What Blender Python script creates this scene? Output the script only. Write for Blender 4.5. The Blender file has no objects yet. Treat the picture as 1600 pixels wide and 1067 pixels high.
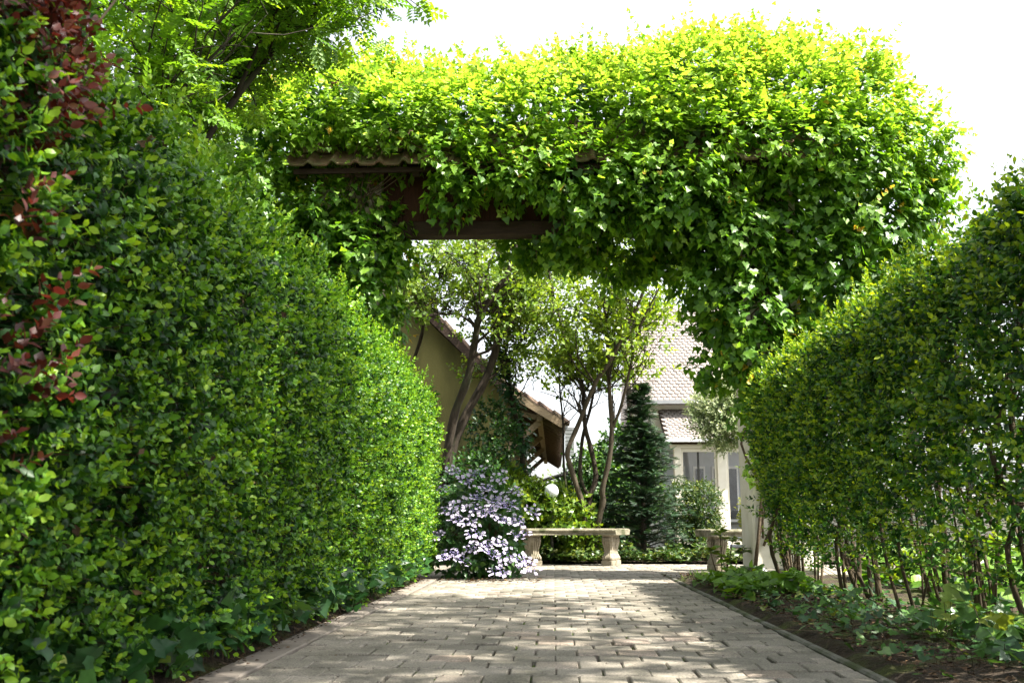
import bpy, math
import numpy as np
from mathutils import Matrix, Vector

# ------------------------------------------------------------------ camera, sky, sun, exposure
scene = bpy.context.scene
COL = scene.collection
CAM_H = 0.5
PITCH, YAW = math.radians(10.2546), math.radians(2.39)
cd = bpy.data.cameras.new('camera'); cam = bpy.data.objects.new('camera', cd); COL.objects.link(cam)
cam.location = (0, 0, CAM_H)
cam.rotation_euler = (math.pi/2 + PITCH, 0, YAW)
cd.sensor_width = 36.0; cd.lens = 35.0; cd.clip_start = 0.05; cd.clip_end = 2000
cd.dof.use_dof = True; cd.dof.focus_distance = 7.5; cd.dof.aperture_fstop = 8.0
scene.camera = cam

SUN_EL = math.radians(57)
SUN_AZ = (0.95, -0.30)                    # from the right, a little from the camera's side
_n = math.hypot(*SUN_AZ)
S = np.array([SUN_AZ[0]/_n*math.cos(SUN_EL), SUN_AZ[1]/_n*math.cos(SUN_EL), math.sin(SUN_EL)])
world = bpy.data.worlds.new('World'); scene.world = world; world.use_nodes = True
wn = world.node_tree.nodes; wl = world.node_tree.links
sky = wn.new('ShaderNodeTexSky'); sky.sky_type = 'NISHITA'; sky.sun_disc = False
sky.sun_elevation = SUN_EL; sky.sun_rotation = math.atan2(S[0], S[1])
sky.air_density = 1.0; sky.dust_density = 3.0; sky.ozone_density = 1.0
wn['Background'].inputs['Strength'].default_value = 0.10
hz = wn.new('ShaderNodeHueSaturation')                    # hazy, washed-out summer sky
hz.inputs['Saturation'].default_value = 0.28; hz.inputs['Value'].default_value = 1.15
wl.new(sky.outputs[0], hz.inputs['Color']); wl.new(hz.outputs[0], wn['Background'].inputs[0])
sd = bpy.data.lights.new('sun', 'SUN'); sun = bpy.data.objects.new('sun', sd); COL.objects.link(sun)
sd.energy = 5.0; sd.angle = math.radians(0.55); sd.color = (1.0, 0.94, 0.84)
sun.rotation_euler = Vector(S).to_track_quat('Z', 'Y').to_euler()
sun.location = (6, -3, 12)
scene.view_settings.view_transform = 'Standard'; scene.view_settings.look = 'None'
scene.view_settings.exposure = 2.05; scene.view_settings.gamma = 1.0
scene.render.engine = 'CYCLES'
scene.cycles.max_bounces = 10; scene.cycles.diffuse_bounces = 5; scene.cycles.transmission_bounces = 8
scene.cycles.transparent_max_bounces = 8; scene.cycles.use_denoising = True
scene.cycles.sample_clamp_indirect = 6.0

rng = np.random.default_rng(11)
UP = np.array([0, 0, 1.0])

# ------------------------------------------------------------------ helpers: objects and meshes
def tag(o, label=None, cat=None, group=None, kind=None):
    if label: o['label'] = label
    if cat: o['category'] = cat
    if group: o['group'] = group
    if kind: o['kind'] = kind
    return o

def root(name, loc, label, cat, group=None):
    o = bpy.data.objects.new(name, None); COL.objects.link(o); o.location = loc
    o.empty_display_size = 0.1
    return tag(o, label, cat, group)

def parent_to(o, p):
    if p is None: return o
    o.parent = p
    inv = Matrix.Identity(4); q = p
    chain = []
    while q is not None:
        chain.append(q); q = q.parent
    m = Matrix.Identity(4)
    for c in reversed(chain):
        m = m @ c.matrix_parent_inverse @ c.matrix_basis
    o.matrix_parent_inverse = m.inverted()
    return o

def link(name, me, parent=None, kind=None):
    o = bpy.data.objects.new(name, me); COL.objects.link(o)
    parent_to(o, parent)
    if kind: o['kind'] = kind
    return o

def norm(a):
    a = np.asarray(a, float)
    return a / (np.linalg.norm(a, axis=-1, keepdims=True) + 1e-9)

class MB:
    """small mesh collector (polygons of any size, several materials)"""
    def __init__(s): s.v = []; s.f = []; s.m = []
    def add(s, verts, faces, mi=0):
        k = len(s.v); s.v += [tuple(map(float, p)) for p in verts]
        s.f += [tuple(i+k for i in f) for f in faces]; s.m += [mi]*len(faces)
        return s
    def box(s, a, b, mi=0, bevel=0.0):
        x0, y0, z0 = a; x1, y1, z1 = b
        if bevel <= 0:
            v = [(x0,y0,z0),(x1,y0,z0),(x1,y1,z0),(x0,y1,z0),(x0,y0,z1),(x1,y0,z1),(x1,y1,z1),(x0,y1,z1)]
            return s.add(v, [(0,3,2,1),(4,5,6,7),(0,1,5,4),(1,2,6,5),(2,3,7,6),(3,0,4,7)], mi)
        e = bevel
        c = np.array([(x0+x1)/2,(y0+y1)/2,(z0+z1)/2]); h = np.array([(x1-x0)/2,(y1-y0)/2,(z1-z0)/2])
        v = []; idx = {}
        for sx in (-1,1):
            for sy in (-1,1):
                for sz in (-1,1):
                    sg = np.array([sx,sy,sz])
                    for ax in range(3):
                        p = c + sg*(h-e); p[ax] = c[ax]+sg[ax]*h[ax]
                        idx[(sx,sy,sz,ax)] = len(v); v.append(p)
        f = []
        for ax in range(3):
            o1, o2 = [(1,2),(2,0),(0,1)][ax]
            for sg in (-1,1):
                q = []
                for a1, a2 in ((-1,-1),(1,-1),(1,1),(-1,1)):
                    k = [0,0,0]; k[ax] = sg; k[o1] = a1; k[o2] = a2
                    q.append(idx[(*k, ax)])
                f.append(tuple(q if sg > 0 else q[::-1]))
        for ax in range(3):
            o1, o2 = [(1,2),(2,0),(0,1)][ax]
            for a1 in (-1,1):
                for a2 in (-1,1):
                    def g(sg, face):
                        k = [0,0,0]; k[ax] = sg; k[o1] = a1; k[o2] = a2
                        return idx[(*k, face)]
                    q = (g(-1,o1), g(1,o1), g(1,o2), g(-1,o2))
                    f.append(q if a1*a2 < 0 else q[::-1])
        for sx in (-1,1):
            for sy in (-1,1):
                for sz in (-1,1):
                    q = [idx[(sx,sy,sz,a)] for a in range(3)]
                    f.append(tuple(q if sx*sy*sz > 0 else q[::-1]))
        return s.add(v, f, mi)
    def bar(s, p, q, w, h, mi=0, upv=(0,0,1)):
        p = np.array(p, float); q = np.array(q, float); t = norm(q-p)
        b = np.cross(t, upv); b = norm(b) if np.linalg.norm(b) > 1e-6 else np.array([1.0,0,0])
        n = np.cross(b, t)
        v = [c + b*sx*w/2 + n*sz*h/2 for c in (p, q) for sx, sz in ((-1,-1),(1,-1),(1,1),(-1,1))]
        return s.add(v, [(0,1,2,3),(7,6,5,4),(0,4,5,1),(1,5,6,2),(2,6,7,3),(3,7,4,0)], mi)
    def tube(s, pts, rad, sides=7, mi=0, cap=True):
        pts = np.array(pts, float); n = len(pts)
        rad = np.full(n, rad) if np.isscalar(rad) else np.array(rad, float)
        tg = norm(np.gradient(pts, axis=0)); u = np.cross(tg[0], (0.31,0.17,0.93)); u = norm(u)
        vs = []
        for i in range(n):
            u = norm(u - tg[i]*(u@tg[i])); w = np.cross(tg[i], u)
            for k in range(sides):
                a = 2*math.pi*k/sides
                vs.append(pts[i] + rad[i]*(math.cos(a)*u + math.sin(a)*w))
        f = []
        for i in range(n-1):
            for k in range(sides):
                a = i*sides+k; b = i*sides+(k+1) % sides
                f.append((a, b, b+sides, a+sides))
        if cap:
            f.append(tuple(range(sides))[::-1]); f.append(tuple(range((n-1)*sides, n*sides)))
        return s.add(vs, f, mi)
    def build(s, name, mats, parent=None, smooth=False, kind=None):
        me = bpy.data.meshes.new(name); me.from_pydata(s.v, [], s.f)
        for m in (mats if isinstance(mats, (list, tuple)) else [mats]): me.materials.append(m)
        if any(s.m): me.polygons.foreach_set('material_index', s.m)
        if smooth: me.polygons.foreach_set('use_smooth', [True]*len(s.f))
        me.update()
        return link(name, me, parent, kind)

def smooth_line(pts, per=4):
    """Catmull-Rom through the points"""
    p = np.array(pts, float); p = np.vstack([2*p[0]-p[1], p, 2*p[-1]-p[-2]]); out = []
    for i in range(1, len(p)-2):
        for k in range(per):
            t = k/per
            out.append(0.5*((2*p[i]) + (-p[i-1]+p[i+1])*t + (2*p[i-1]-5*p[i]+4*p[i+1]-p[i+2])*t*t + (-p[i-1]+3*p[i]-3*p[i+1]+p[i+2])*t**3))
    out.append(p[-2]); return np.array(out)

def batch_mesh(name, TV, TF, pos, tip, nrm, size, rnd, mat, smooth=False):
    """many copies of one small template joined into one mesh; template x across, y along tip, z along normal; TF all same length"""
    pos = np.asarray(pos, float); t = norm(tip); n = nrm - (nrm*t).sum(1, keepdims=True)*t; n = norm(n); b = np.cross(t, n)
    TV = np.asarray(TV, float); TF = np.asarray(TF, int); N = len(pos); k = len(TV)
    size = np.asarray(size, float)
    V = pos[:,None,:] + size[:,None,None]*(TV[None,:,0,None]*b[:,None,:] + TV[None,:,1,None]*t[:,None,:] + TV[None,:,2,None]*n[:,None,:])
    V = V.reshape(-1, 3)
    Fc = (TF[None] + (np.arange(N)*k)[:,None,None]).reshape(-1, TF.shape[1])
    me = bpy.data.meshes.new(name)
    me.vertices.add(len(V)); me.vertices.foreach_set('co', V.astype(np.float32).ravel())
    me.loops.add(Fc.size); me.loops.foreach_set('vertex_index', Fc.astype(np.int32).ravel())
    me.polygons.add(len(Fc)); me.polygons.foreach_set('loop_start', (np.arange(len(Fc))*TF.shape[1]).astype(np.int32))
    at = me.attributes.new('rnd', 'FLOAT', 'POINT'); at.data.foreach_set('value', np.repeat(np.asarray(rnd), k).astype(np.float32))
    me.materials.append(mat)
    if smooth: me.polygons.foreach_set('use_smooth', np.ones(len(Fc), bool))
    me.update(calc_edges=True)
    return me

def frame_matrix(pos, tip, nrm, size):
    t = norm(tip); n = norm(nrm - (nrm@t)*t); b = np.cross(t, n)
    m = Matrix.Identity(4)
    for i in range(3):
        m[i][0], m[i][1], m[i][2], m[i][3] = b[i]*size, t[i]*size, n[i]*size, pos[i]
    return m

# camera basis, only to find which leaves show largest (those become objects of their own)
_cp, _sp, _cy, _sy = math.cos(PITCH), math.sin(PITCH), math.cos(YAW), math.sin(YAW)
FWD = np.array([-_sy*_cp, _cy*_cp, _sp]); RGT = np.array([_cy, _sy, 0]); UPC = np.cross(RGT, FWD)
def front_leaves(pos, size, count, cell=14):
    v = pos - np.array([0, 0, CAM_H]); z = v@FWD
    px = 800 + 1556*(v@RGT)/np.maximum(z, .1); py = 533 - 1556*(v@UPC)/np.maximum(z, .1)
    ok = (z > .3) & (px > 4) & (px < 1596) & (py > 4) & (py < 1062)
    ids = np.nonzero(ok)[0]; ids = ids[np.argsort(z[ids])]
    key = (px[ids]//cell).astype(int)*1000 + (py[ids]//cell).astype(int)
    _, first = np.unique(key, return_index=True)
    win = ids[first]; s = size[win]/z[win]
    return win[np.argsort(-s)[:count]]

class Leaves:
    def __init__(s): s.p = []; s.t = []; s.n = []; s.s = []; s.r = []
    def add(s, p, t, n, sz, r):
        s.p.append(p); s.t.append(t); s.n.append(n); s.s.append(np.broadcast_to(sz, len(p)).astype(float)); s.r.append(np.broadcast_to(r, len(p)).astype(float))
    def arrays(s): return [np.concatenate(a) for a in (s.p, s.t, s.n, s.s, s.r)]
    def build(s, parent, mat, tmpl, near_tmpl=None, single=0, name='foliage', keep=None, cell=14):
        p, t, n, sz, r = s.arrays()
        if keep is not None:
            k = keep(p); p, t, n, sz, r = p[k], t[k], n[k], sz[k], r[k]
        if single:
            w = front_leaves(p, sz, single, cell)
            me = bpy.data.meshes.new('leaf'); me.from_pydata([tuple(x) for x in near_tmpl[0]], [], [tuple(f) for f in near_tmpl[1]])
            me.polygons.foreach_set('use_smooth', [True]*len(near_tmpl[1])); me.materials.append(mat)
            for i in w:
                o = bpy.data.objects.new('leaf', me); COL.objects.link(o)
                parent_to(o, parent); o.matrix_basis = frame_matrix(p[i], t[i], n[i], sz[i]); o['rnd'] = float(r[i])
            m = np.ones(len(p), bool); m[w] = False
            p, t, n, sz, r = p[m], t[m], n[m], sz[m], r[m]
        me = batch_mesh(name, tmpl[0], tmpl[1], p, t, n, sz, r, mat)
        return link(name, me, parent, 'stuff')

def rdir(n): return norm(rng.normal(size=(n, 3)))

def sprays(L, org, dirs, length, nodes, leaf, ang=55, lift=0.45, base_r=0.35, tip_r=0.45, jit=0.18, face=None):
    """opposite leaf pairs along short twigs"""
    N = len(org); dirs = norm(dirs)
    u = norm(np.cross(dirs, rdir(N))); w = np.cross(dirs, u)
    ln = length*rng.uniform(.6, 1.3, N)[:,None]; tw = rng.normal(0, .16, N)
    a = math.radians(ang)
    for k in range(nodes):
        f = (k+.6)/nodes; node = org + dirs*ln*f
        ph = (math.pi/2)*(k % 2) + rng.normal(0, .3, N)
        sd = u*np.cos(ph)[:,None] + w*np.sin(ph)[:,None]
        for sg in (1, -1):
            tip = dirs*math.cos(a) + sd*sg*math.sin(a) + rng.normal(0, jit, (N, 3))
            nr = dirs*math.sin(a) - sd*sg*math.cos(a) + UP*lift + rng.normal(0, .25, (N, 3))
            if face is not None: nr = nr + face
            L.add(node, tip, nr, leaf*rng.uniform(.7, 1.15, N)*(1.1-.45*f), np.clip(base_r + tw + (f-.5)*tip_r + rng.normal(0, .1, N), 0, .999))
    L.add(org + dirs*ln, dirs + rng.normal(0, .2, (N, 3)), u + UP*lift, leaf*rng.uniform(.55, .9, N), np.clip(base_r + tw + .6*tip_r, 0, .999))

def twigs_mesh(p0, p1, r, name, mat, parent):
    d = p1-p0; ln = np.linalg.norm(d, axis=1); n = norm(np.cross(d, rdir(len(d))))
    TV = [(math.cos(a)*k, y, math.sin(a)*k) for y, k in ((0, 1), (1, .6)) for a in (0, 2.094, 4.189)]
    TF = [(0,1,4,3),(1,2,5,4),(2,0,3,5)]
    # scale x,z by r: fold into template using thin unit and uniform length
    t = norm(d); b = np.cross(t, n); TV = np.array(TV)
    V = p0[:,None] + r*(TV[None,:,0,None]*b[:,None] + TV[None,:,2,None]*n[:,None]) + TV[None,:,1,None]*d[:,None]
    k = 6; Fc = (np.array(TF)[None] + (np.arange(len(d))*k)[:,None,None]).reshape(-1, 4)
    me = bpy.data.meshes.new(name); me.from_pydata(V.reshape(-1,3).tolist(), [], Fc.tolist()); me.materials.append(mat)
    return link(name, me, parent, 'stuff')

def wob(p, s=1.0, seed=0.0):
    """cheap smooth noise in -1..1"""
    p = np.asarray(p, float)*s
    x, y, z = p[...,0], p[...,1], p[...,2]
    return (np.sin(1.7*x+2.3*y+1.1*z+seed) + np.sin(3.1*y-2.2*z+1.9*x+2*seed+1) + np.sin(2.9*z+3.7*x-1.3*y+3*seed+2) + .6*np.sin(6.1*x-5.3*y+4.7*z+seed) + .6*np.sin(5.7*z+6.7*y-4.1*x+seed))/4.2

# leaf templates (x across, y along, z out of the face), tris
OVAL = ([(0,0,0),(-.31,.44,.08),(.31,.44,.08),(0,.46,0),(0,1,-.08)], [(0,2,3),(0,3,1),(3,2,4),(3,4,1)])
def oval_fine(w=.31, bend=.1, fold=.09):
    ys = [0,.12,.3,.5,.7,.87,1.0]; ws = [0,.55,.92,1,.8,.42,0]
    v = []; f = []
    for y, k in zip(ys, ws):
        z = -bend*y*y; v += [(-w*k, y, z+fold*k), (0, y, z), (w*k, y, z+fold*k)]
    for i in range(len(ys)-1):
        a = 3*i; b = a+3
        f += [(a,a+1,b+1,b),(a+1,a+2,b+2,b+1)]
    return v, f
OVAL_FINE = oval_fine()
ROUND = ([(0,0,0),(.25,.26,.05),(.28,.66,.05),(0,1,-.09),(-.28,.66,.03),(-.25,.26,.07)], [(0,1,5),(5,1,2),(5,2,4),(4,2,3)])
def fan(outline, c=(0,.38), cz=-.04, ez=.03):
    v = [(c[0],c[1],cz)] + [(x,y,ez if abs(x) > .12 else 0) for x, y in outline]; n = len(outline)
    return v, [(0, 1+(i+1) % n, 1+i) for i in range(n)][::-1]
IVY_OUT = [(0,.06),(.2,-.1),(.42,.02),(.52,.2),(.33,.38),(.3,.55),(.13,.7),(0,1),(-.13,.7),(-.3,.55),(-.33,.38),(-.52,.2),(-.42,.02),(-.2,-.1)]
IVY_FINE = fan([(0,.08),(.14,-.08),(.3,-.08),(.45,.05),(.58,.2),(.42,.3),(.34,.4),(.36,.55),(.3,.62),(.16,.72),(.08,.86),(0,1.02),(-.08,.86),(-.16,.72),(-.3,.62),(-.36,.55),(-.34,.4),(-.42,.3),(-.58,.2),(-.45,.05),(-.3,-.08),(-.14,-.08)])
IVY = ([(0,.05,-.03),(.32,-.1,.03),(.53,.17,.04),(.26,.5,.02),(0,1,-.03),(-.26,.5,.02),(-.53,.17,.04),(-.32,-.1,.03)], [(0,1,2),(0,2,3),(0,3,5),(3,4,5),(0,5,6),(0,6,7)])
HEART = fan([(0,.08),(.22,-.05),(.4,.12),(.4,.38),(.22,.68),(0,1),(-.22,.68),(-.4,.38),(-.4,.12),(-.22,-.05)])
def pinnate(pairs=6):
    v = []; f = []
    for i in range(pairs):
        y = .16 + .72*i/(pairs-1); l = .30*math.sin(math.pi*(.25+.55*i/(pairs-1)))+.06; w = .13
        for sg in (-1, 1):
            k = len(v); dx, dy = sg*l*.9, l*.42; px, py = -dy/l*w*.5, sg*dx/l*w*.5*sg
            zz = -.12*(y*y)
            v += [(0,y,zz),(dx*.45-sg*w*.35,y+dy*.45+w*.6,zz+.02),(dx,y+dy,zz-.05),(dx*.45+sg*w*.35,y+dy*.45-w*.6,zz+.02)]
            f += [(k,k+1,k+2),(k,k+2,k+3)] if sg > 0 else [(k,k+2,k+1),(k,k+3,k+2)]
    k = len(v); v += [(0,.86,-.1),(-.05,1,-.12),(0,1.16,-.16),(.05,1,-.12)]; f += [(k,k+2,k+1),(k,k+3,k+2)]
    k = len(v); v += [(-.008,0,0),(.008,0,0),(0,.95,-.11)]; f += [(k,k+1,k+2)]
    return v, f
PINNATE = pinnate(5)
def frond(n=7):
    v = []; f = []
    for i in range(n):
        y = .05+.8*i/n; l = .34*(1-i/n)+.08
        for sg in (-1, 1):
            k = len(v); v += [(0,y-.035,0),(sg*l*.8,y+l*.55,-.06),(0,y+.05,0)]
            f += [(k,k+1,k+2)] if sg > 0 else [(k,k+2,k+1)]
    k = len(v); v += [(-.03,0,0),(.03,0,0),(0,1,-.05)]; f += [(k,k+1,k+2)]
    return v, f
FROND = frond()

# ------------------------------------------------------------------ materials
def new_mat(name):
    m = bpy.data.materials.new(name); m.use_nodes = True; nt = m.node_tree
    return m, nt.nodes, nt.links, nt.nodes['Principled BSDF']

def ramp(nodes, stops):
    r = nodes.new('ShaderNodeValToRGB'); e = r.color_ramp.elements
    while len(e) < len(stops): e.new(0.5)
    for el, (p, c) in zip(e, stops): el.position = p; el.color = (*c, 1)
    return r

def leaf_mat(name, stops, rough=.42, trans=.35, tint=(1.35, 1.25, .45), spec=.5):
    m, N, Lk, P = new_mat(name)
    a = N.new('ShaderNodeAttribute'); a.attribute_name = 'rnd'
    b = N.new('ShaderNodeAttribute'); b.attribute_type = 'OBJECT'; b.attribute_name = 'rnd'
    s = N.new('ShaderNodeMath'); s.operation = 'ADD'; Lk.new(a.outputs['Fac'], s.inputs[0]); Lk.new(b.outputs['Fac'], s.inputs[1])
    r = ramp(N, stops); Lk.new(s.outputs[0], r.inputs[0])
    # blotches of age on the blade
    tc = N.new('ShaderNodeTexCoord'); nz = N.new('ShaderNodeTexNoise'); nz.inputs['Scale'].default_value = 45; nz.inputs['Detail'].default_value = 2
    geo = N.new('ShaderNodeNewGeometry'); Lk.new(geo.outputs['Position'], nz.inputs['Vector'])
    mr = N.new('ShaderNodeMapRange'); mr.inputs[1].default_value = .3; mr.inputs[2].default_value = .7; mr.inputs[3].default_value = .8; mr.inputs[4].default_value = 1.2
    Lk.new(nz.outputs[0], mr.inputs[0])
    mx = N.new('ShaderNodeMix'); mx.data_type = 'RGBA'; mx.blend_type = 'MULTIPLY'; mx.inputs[0].default_value = 1
    Lk.new(r.outputs[0], mx.inputs[6]); Lk.new(mr.outputs[0], mx.inputs[7])
    Lk.new(mx.outputs[2], P.inputs['Base Color'])
    P.inputs['Roughness'].default_value = rough; P.inputs['Specular IOR Level'].default_value = spec
    tr = N.new('ShaderNodeBsdfTranslucent'); t2 = N.new('ShaderNodeMix'); t2.data_type = 'RGBA'; t2.blend_type = 'MULTIPLY'; t2.inputs[0].default_value = 1
    Lk.new(mx.outputs[2], t2.inputs[6]); t2.inputs[7].default_value = (*tint, 1); Lk.new(t2.outputs[2], tr.inputs[0])
    ms = N.new('ShaderNodeMixShader'); ms.inputs[0].default_value = trans
    Lk.new(P.outputs[0], ms.inputs[1]); Lk.new(tr.outputs[0], ms.inputs[2]); Lk.new(ms.outputs[0], N['Material Output'].inputs[0])
    return m

def rough_mat(name, c1, c2, scale=8, rough=.85, bump=.3, bscale=60, c3=None, c3scale=2.0, c3cut=(.5,.65), spec=.3, dist=.01, vec='Position', stretch=(1,1,1)):
    """two-tone noisy surface with relief; c3 = stains with an edge of their own"""
    m, N, Lk, P = new_mat(name)
    geo = N.new('ShaderNodeNewGeometry')
    mp = N.new('ShaderNodeMapping'); mp.inputs['Scale'].default_value = stretch; Lk.new(geo.outputs['Position'], mp.inputs[0])
    n1 = N.new('ShaderNodeTexNoise'); n1.inputs['Scale'].default_value = scale; n1.inputs['Detail'].default_value = 6; n1.inputs['Roughness'].default_value = .65
    Lk.new(mp.outputs[0], n1.inputs['Vector'])
    r = ramp(N, [(.3, c1), (.7, c2)]); Lk.new(n1.outputs[0], r.inputs[0]); out = r.outputs[0]
    if c3:
        n3 = N.new('ShaderNodeTexNoise'); n3.inputs['Scale'].default_value = c3scale; n3.inputs['Detail'].default_value = 5; Lk.new(mp.outputs[0], n3.inputs['Vector'])
        r3 = ramp(N, [(c3cut[0], (0,0,0)), (c3cut[1], (1,1,1))]); Lk.new(n3.outputs[0], r3.inputs[0])
        mx = N.new('ShaderNodeMix'); mx.data_type = 'RGBA'; Lk.new(r3.outputs[0], mx.inputs[0]); Lk.new(out, mx.inputs[6]); mx.inputs[7].default_value = (*c3, 1); out = mx.outputs[2]
    Lk.new(out, P.inputs['Base Color']); P.inputs['Roughness'].default_value = rough; P.inputs['Specular IOR Level'].default_value = spec
    n2 = N.new('ShaderNodeTexNoise'); n2.inputs['Scale'].default_value = bscale; n2.inputs['Detail'].default_value = 5; Lk.new(mp.outputs[0], n2.inputs['Vector'])
    bp = N.new('ShaderNodeBump'); bp.inputs['Strength'].default_value = bump; bp.inputs['Distance'].default_value = dist
    Lk.new(n2.outputs[0], bp.inputs['Height']); Lk.new(bp.outputs[0], P.inputs['Normal'])
    return m

def paver_mat():
    m, N, Lk, P = new_mat('concrete_paver')
    a = N.new('ShaderNodeAttribute'); a.attribute_name = 'rnd'
    b = N.new('ShaderNodeAttribute'); b.attribute_type = 'OBJECT'; b.attribute_name = 'rnd'
    s = N.new('ShaderNodeMath'); s.operation = 'ADD'; Lk.new(a.outputs['Fac'], s.inputs[0]); Lk.new(b.outputs['Fac'], s.inputs[1])
    r = ramp(N, [(0, (.162,.148,.126)), (.35, (.205,.188,.162)), (.7, (.247,.225,.192)), (1, (.268,.222,.188))]); Lk.new(s.outputs[0], r.inputs[0])
    geo = N.new('ShaderNodeNewGeometry')
    n1 = N.new('ShaderNodeTexNoise'); n1.inputs['Scale'].default_value = 150; n1.inputs['Detail'].default_value = 3; Lk.new(geo.outputs['Position'], n1.inputs['Vector'])
    g = ramp(N, [(.3, (.42,.42,.42)), (.5, (1,1,1)), (.7, (1.6,1.6,1.55))]); Lk.new(n1.outputs[0], g.inputs[0])
    m1 = N.new('ShaderNodeMix'); m1.data_type = 'RGBA'; m1.blend_type = 'MULTIPLY'; m1.inputs[0].default_value = .8; Lk.new(r.outputs[0], m1.inputs[6]); Lk.new(g.outputs[0], m1.inputs[7])
    n2 = N.new('ShaderNodeTexNoise'); n2.inputs['Scale'].default_value = 2.6; n2.inputs['Detail'].default_value = 7; n2.inputs['Roughness'].default_value = .7; Lk.new(geo.outputs['Position'], n2.inputs['Vector'])
    g2 = ramp(N, [(.36, (.55,.55,.49)), (.62, (1.12,1.1,1.07))]); Lk.new(n2.outputs[0], g2.inputs[0])
    m2 = N.new('ShaderNodeMix'); m2.data_type = 'RGBA'; m2.blend_type = 'MULTIPLY'; m2.inputs[0].default_value = 1; Lk.new(m1.outputs[2], m2.inputs[6]); Lk.new(g2.outputs[0], m2.inputs[7])
    n3 = N.new('ShaderNodeTexNoise'); n3.inputs['Scale'].default_value = 9; n3.inputs['Detail'].default_value = 8; n3.inputs['Roughness'].default_value = .75; Lk.new(geo.outputs['Position'], n3.inputs['Vector'])
    g3 = ramp(N, [(.60, (0,0,0)), (.74, (.75,.75,.75))]); Lk.new(n3.outputs[0], g3.inputs[0])
    m3 = N.new('ShaderNodeMix'); m3.data_type = 'RGBA'; Lk.new(g3.outputs[0], m3.inputs[0]); Lk.new(m2.outputs[2], m3.inputs[6]); m3.inputs[7].default_value = (.085,.088,.048,1)
    Lk.new(m3.outputs[2], P.inputs['Base Color']); P.inputs['Roughness'].default_value = .8; P.inputs['Specular IOR Level'].default_value = .35
    bp = N.new('ShaderNodeBump'); bp.inputs['Strength'].default_value = .55; bp.inputs['Distance'].default_value = .004
    n4 = N.new('ShaderNodeTexNoise'); n4.inputs['Scale'].default_value = 130; n4.inputs['Detail'].default_value = 6; Lk.new(geo.outputs['Position'], n4.inputs['Vector'])
    Lk.new(n4.outputs[0], bp.inputs['Height']); Lk.new(bp.outputs[0], P.inputs['Normal'])
    return m

def glass_mat():
    m, N, Lk, P = new_mat('window_glass')
    P.inputs['Base Color'].default_value = (.75,.8,.82,1); P.inputs['Roughness'].default_value = .03
    tr = N.new('ShaderNodeBsdfTransparent'); ms = N.new('ShaderNodeMixShader'); fr = N.new('ShaderNodeFresnel'); fr.inputs[0].default_value = 1.6
    gl = N.new('ShaderNodeBsdfGlossy'); gl.inputs['Roughness'].default_value = .02
    Lk.new(fr.outputs[0], ms.inputs[0]); Lk.new(tr.outputs[0], ms.inputs[1]); Lk.new(gl.outputs[0], ms.inputs[2]); Lk.new(ms.outputs[0], N['Material Output'].inputs[0])
    return m

M = {}
M['privet'] = leaf_mat('privet_leaf', [(0,(.011,.046,.010)),(.3,(.026,.090,.012)),(.55,(.066,.172,.014)),(.82,(.135,.290,.018)),(1,(.25,.40,.03))], rough=.42, trans=.38, spec=.35)
M['privet_dark'] = leaf_mat('privet_leaf_dark', [(0,(.010,.044,.009)),(.35,(.024,.088,.011)),(.65,(.070,.175,.013)),(1,(.27,.37,.02))], rough=.42, trans=.44, spec=.38)
M['ivy'] = leaf_mat('ivy_leaf', [(0,(.026,.090,.010)),(.3,(.070,.190,.012)),(.55,(.180,.350,.022)),(.92,(.340,.500,.085)),(1,(.48,.30,.03))], rough=.42, trans=.55, tint=(1.32,1.22,.55))
M['groundivy'] = leaf_mat('ground_ivy_leaf', [(0,(.012,.048,.016)),(.5,(.030,.095,.024)),(.85,(.085,.19,.03)),(1,(.26,.30,.05))], rough=.38, trans=.32)
M['barberry'] = leaf_mat('barberry_leaf', [(0,(.028,.010,.008)),(.4,(.075,.020,.015)),(.75,(.14,.034,.026)),(1,(.19,.09,.05))], rough=.42, trans=.3, tint=(1.5,.8,.6))
M['rowan'] = leaf_mat('rowan_leaf', [(0,(.060,.155,.016)),(.5,(.130,.270,.020)),(1,(.27,.42,.03))], rough=.5, trans=.52)
M['dark_tree'] = leaf_mat('dark_tree_leaf', [(0,(.014,.050,.012)),(.6,(.035,.105,.018)),(1,(.09,.19,.025))], rough=.45, trans=.35)
M['maple'] = leaf_mat('maple_leaf', [(0,(.095,.185,.016)),(.5,(.20,.31,.025)),(1,(.34,.43,.05))], rough=.45, trans=.45)
M['grey_tree'] = leaf_mat('left_tree_leaf', [(0,(.065,.145,.016)),(.5,(.15,.25,.025)),(1,(.30,.37,.06))], rough=.45, trans=.42)
M['conifer'] = leaf_mat('conifer_leaf', [(0,(.008,.030,.012)),(.6,(.020,.060,.020)),(1,(.050,.105,.026))], rough=.55, trans=.15)
M['laurel'] = leaf_mat('laurel_leaf', [(0,(.05,.12,.014)),(.5,(.12,.21,.02)),(1,(.24,.30,.03))], rough=.35, trans=.38)
M['box'] = leaf_mat('clipped_shrub_leaf', [(0,(.014,.044,.009)),(.5,(.040,.085,.014)),(1,(.16,.18,.025))], rough=.4, trans=.32)
M['willow'] = leaf_mat('variegated_willow_leaf', [(0,(.10,.17,.06)),(.5,(.30,.36,.18)),(1,(.62,.64,.45))], rough=.5, trans=.4, tint=(1.1,1.1,.8))
M['golden'] = leaf_mat('golden_shrub_leaf', [(0,(.16,.22,.03)),(1,(.38,.40,.10))], rough=.45, trans=.4)
M['hyd_leaf'] = leaf_mat('hydrangea_leaf', [(0,(.016,.055,.018)),(.6,(.035,.105,.022)),(1,(.09,.17,.025))], rough=.42, trans=.28)
M['bright_under'] = leaf_mat('sunny_plant_leaf', [(0,(.06,.15,.016)),(.6,(.12,.24,.02)),(1,(.22,.33,.03))], rough=.4, trans=.42)
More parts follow.
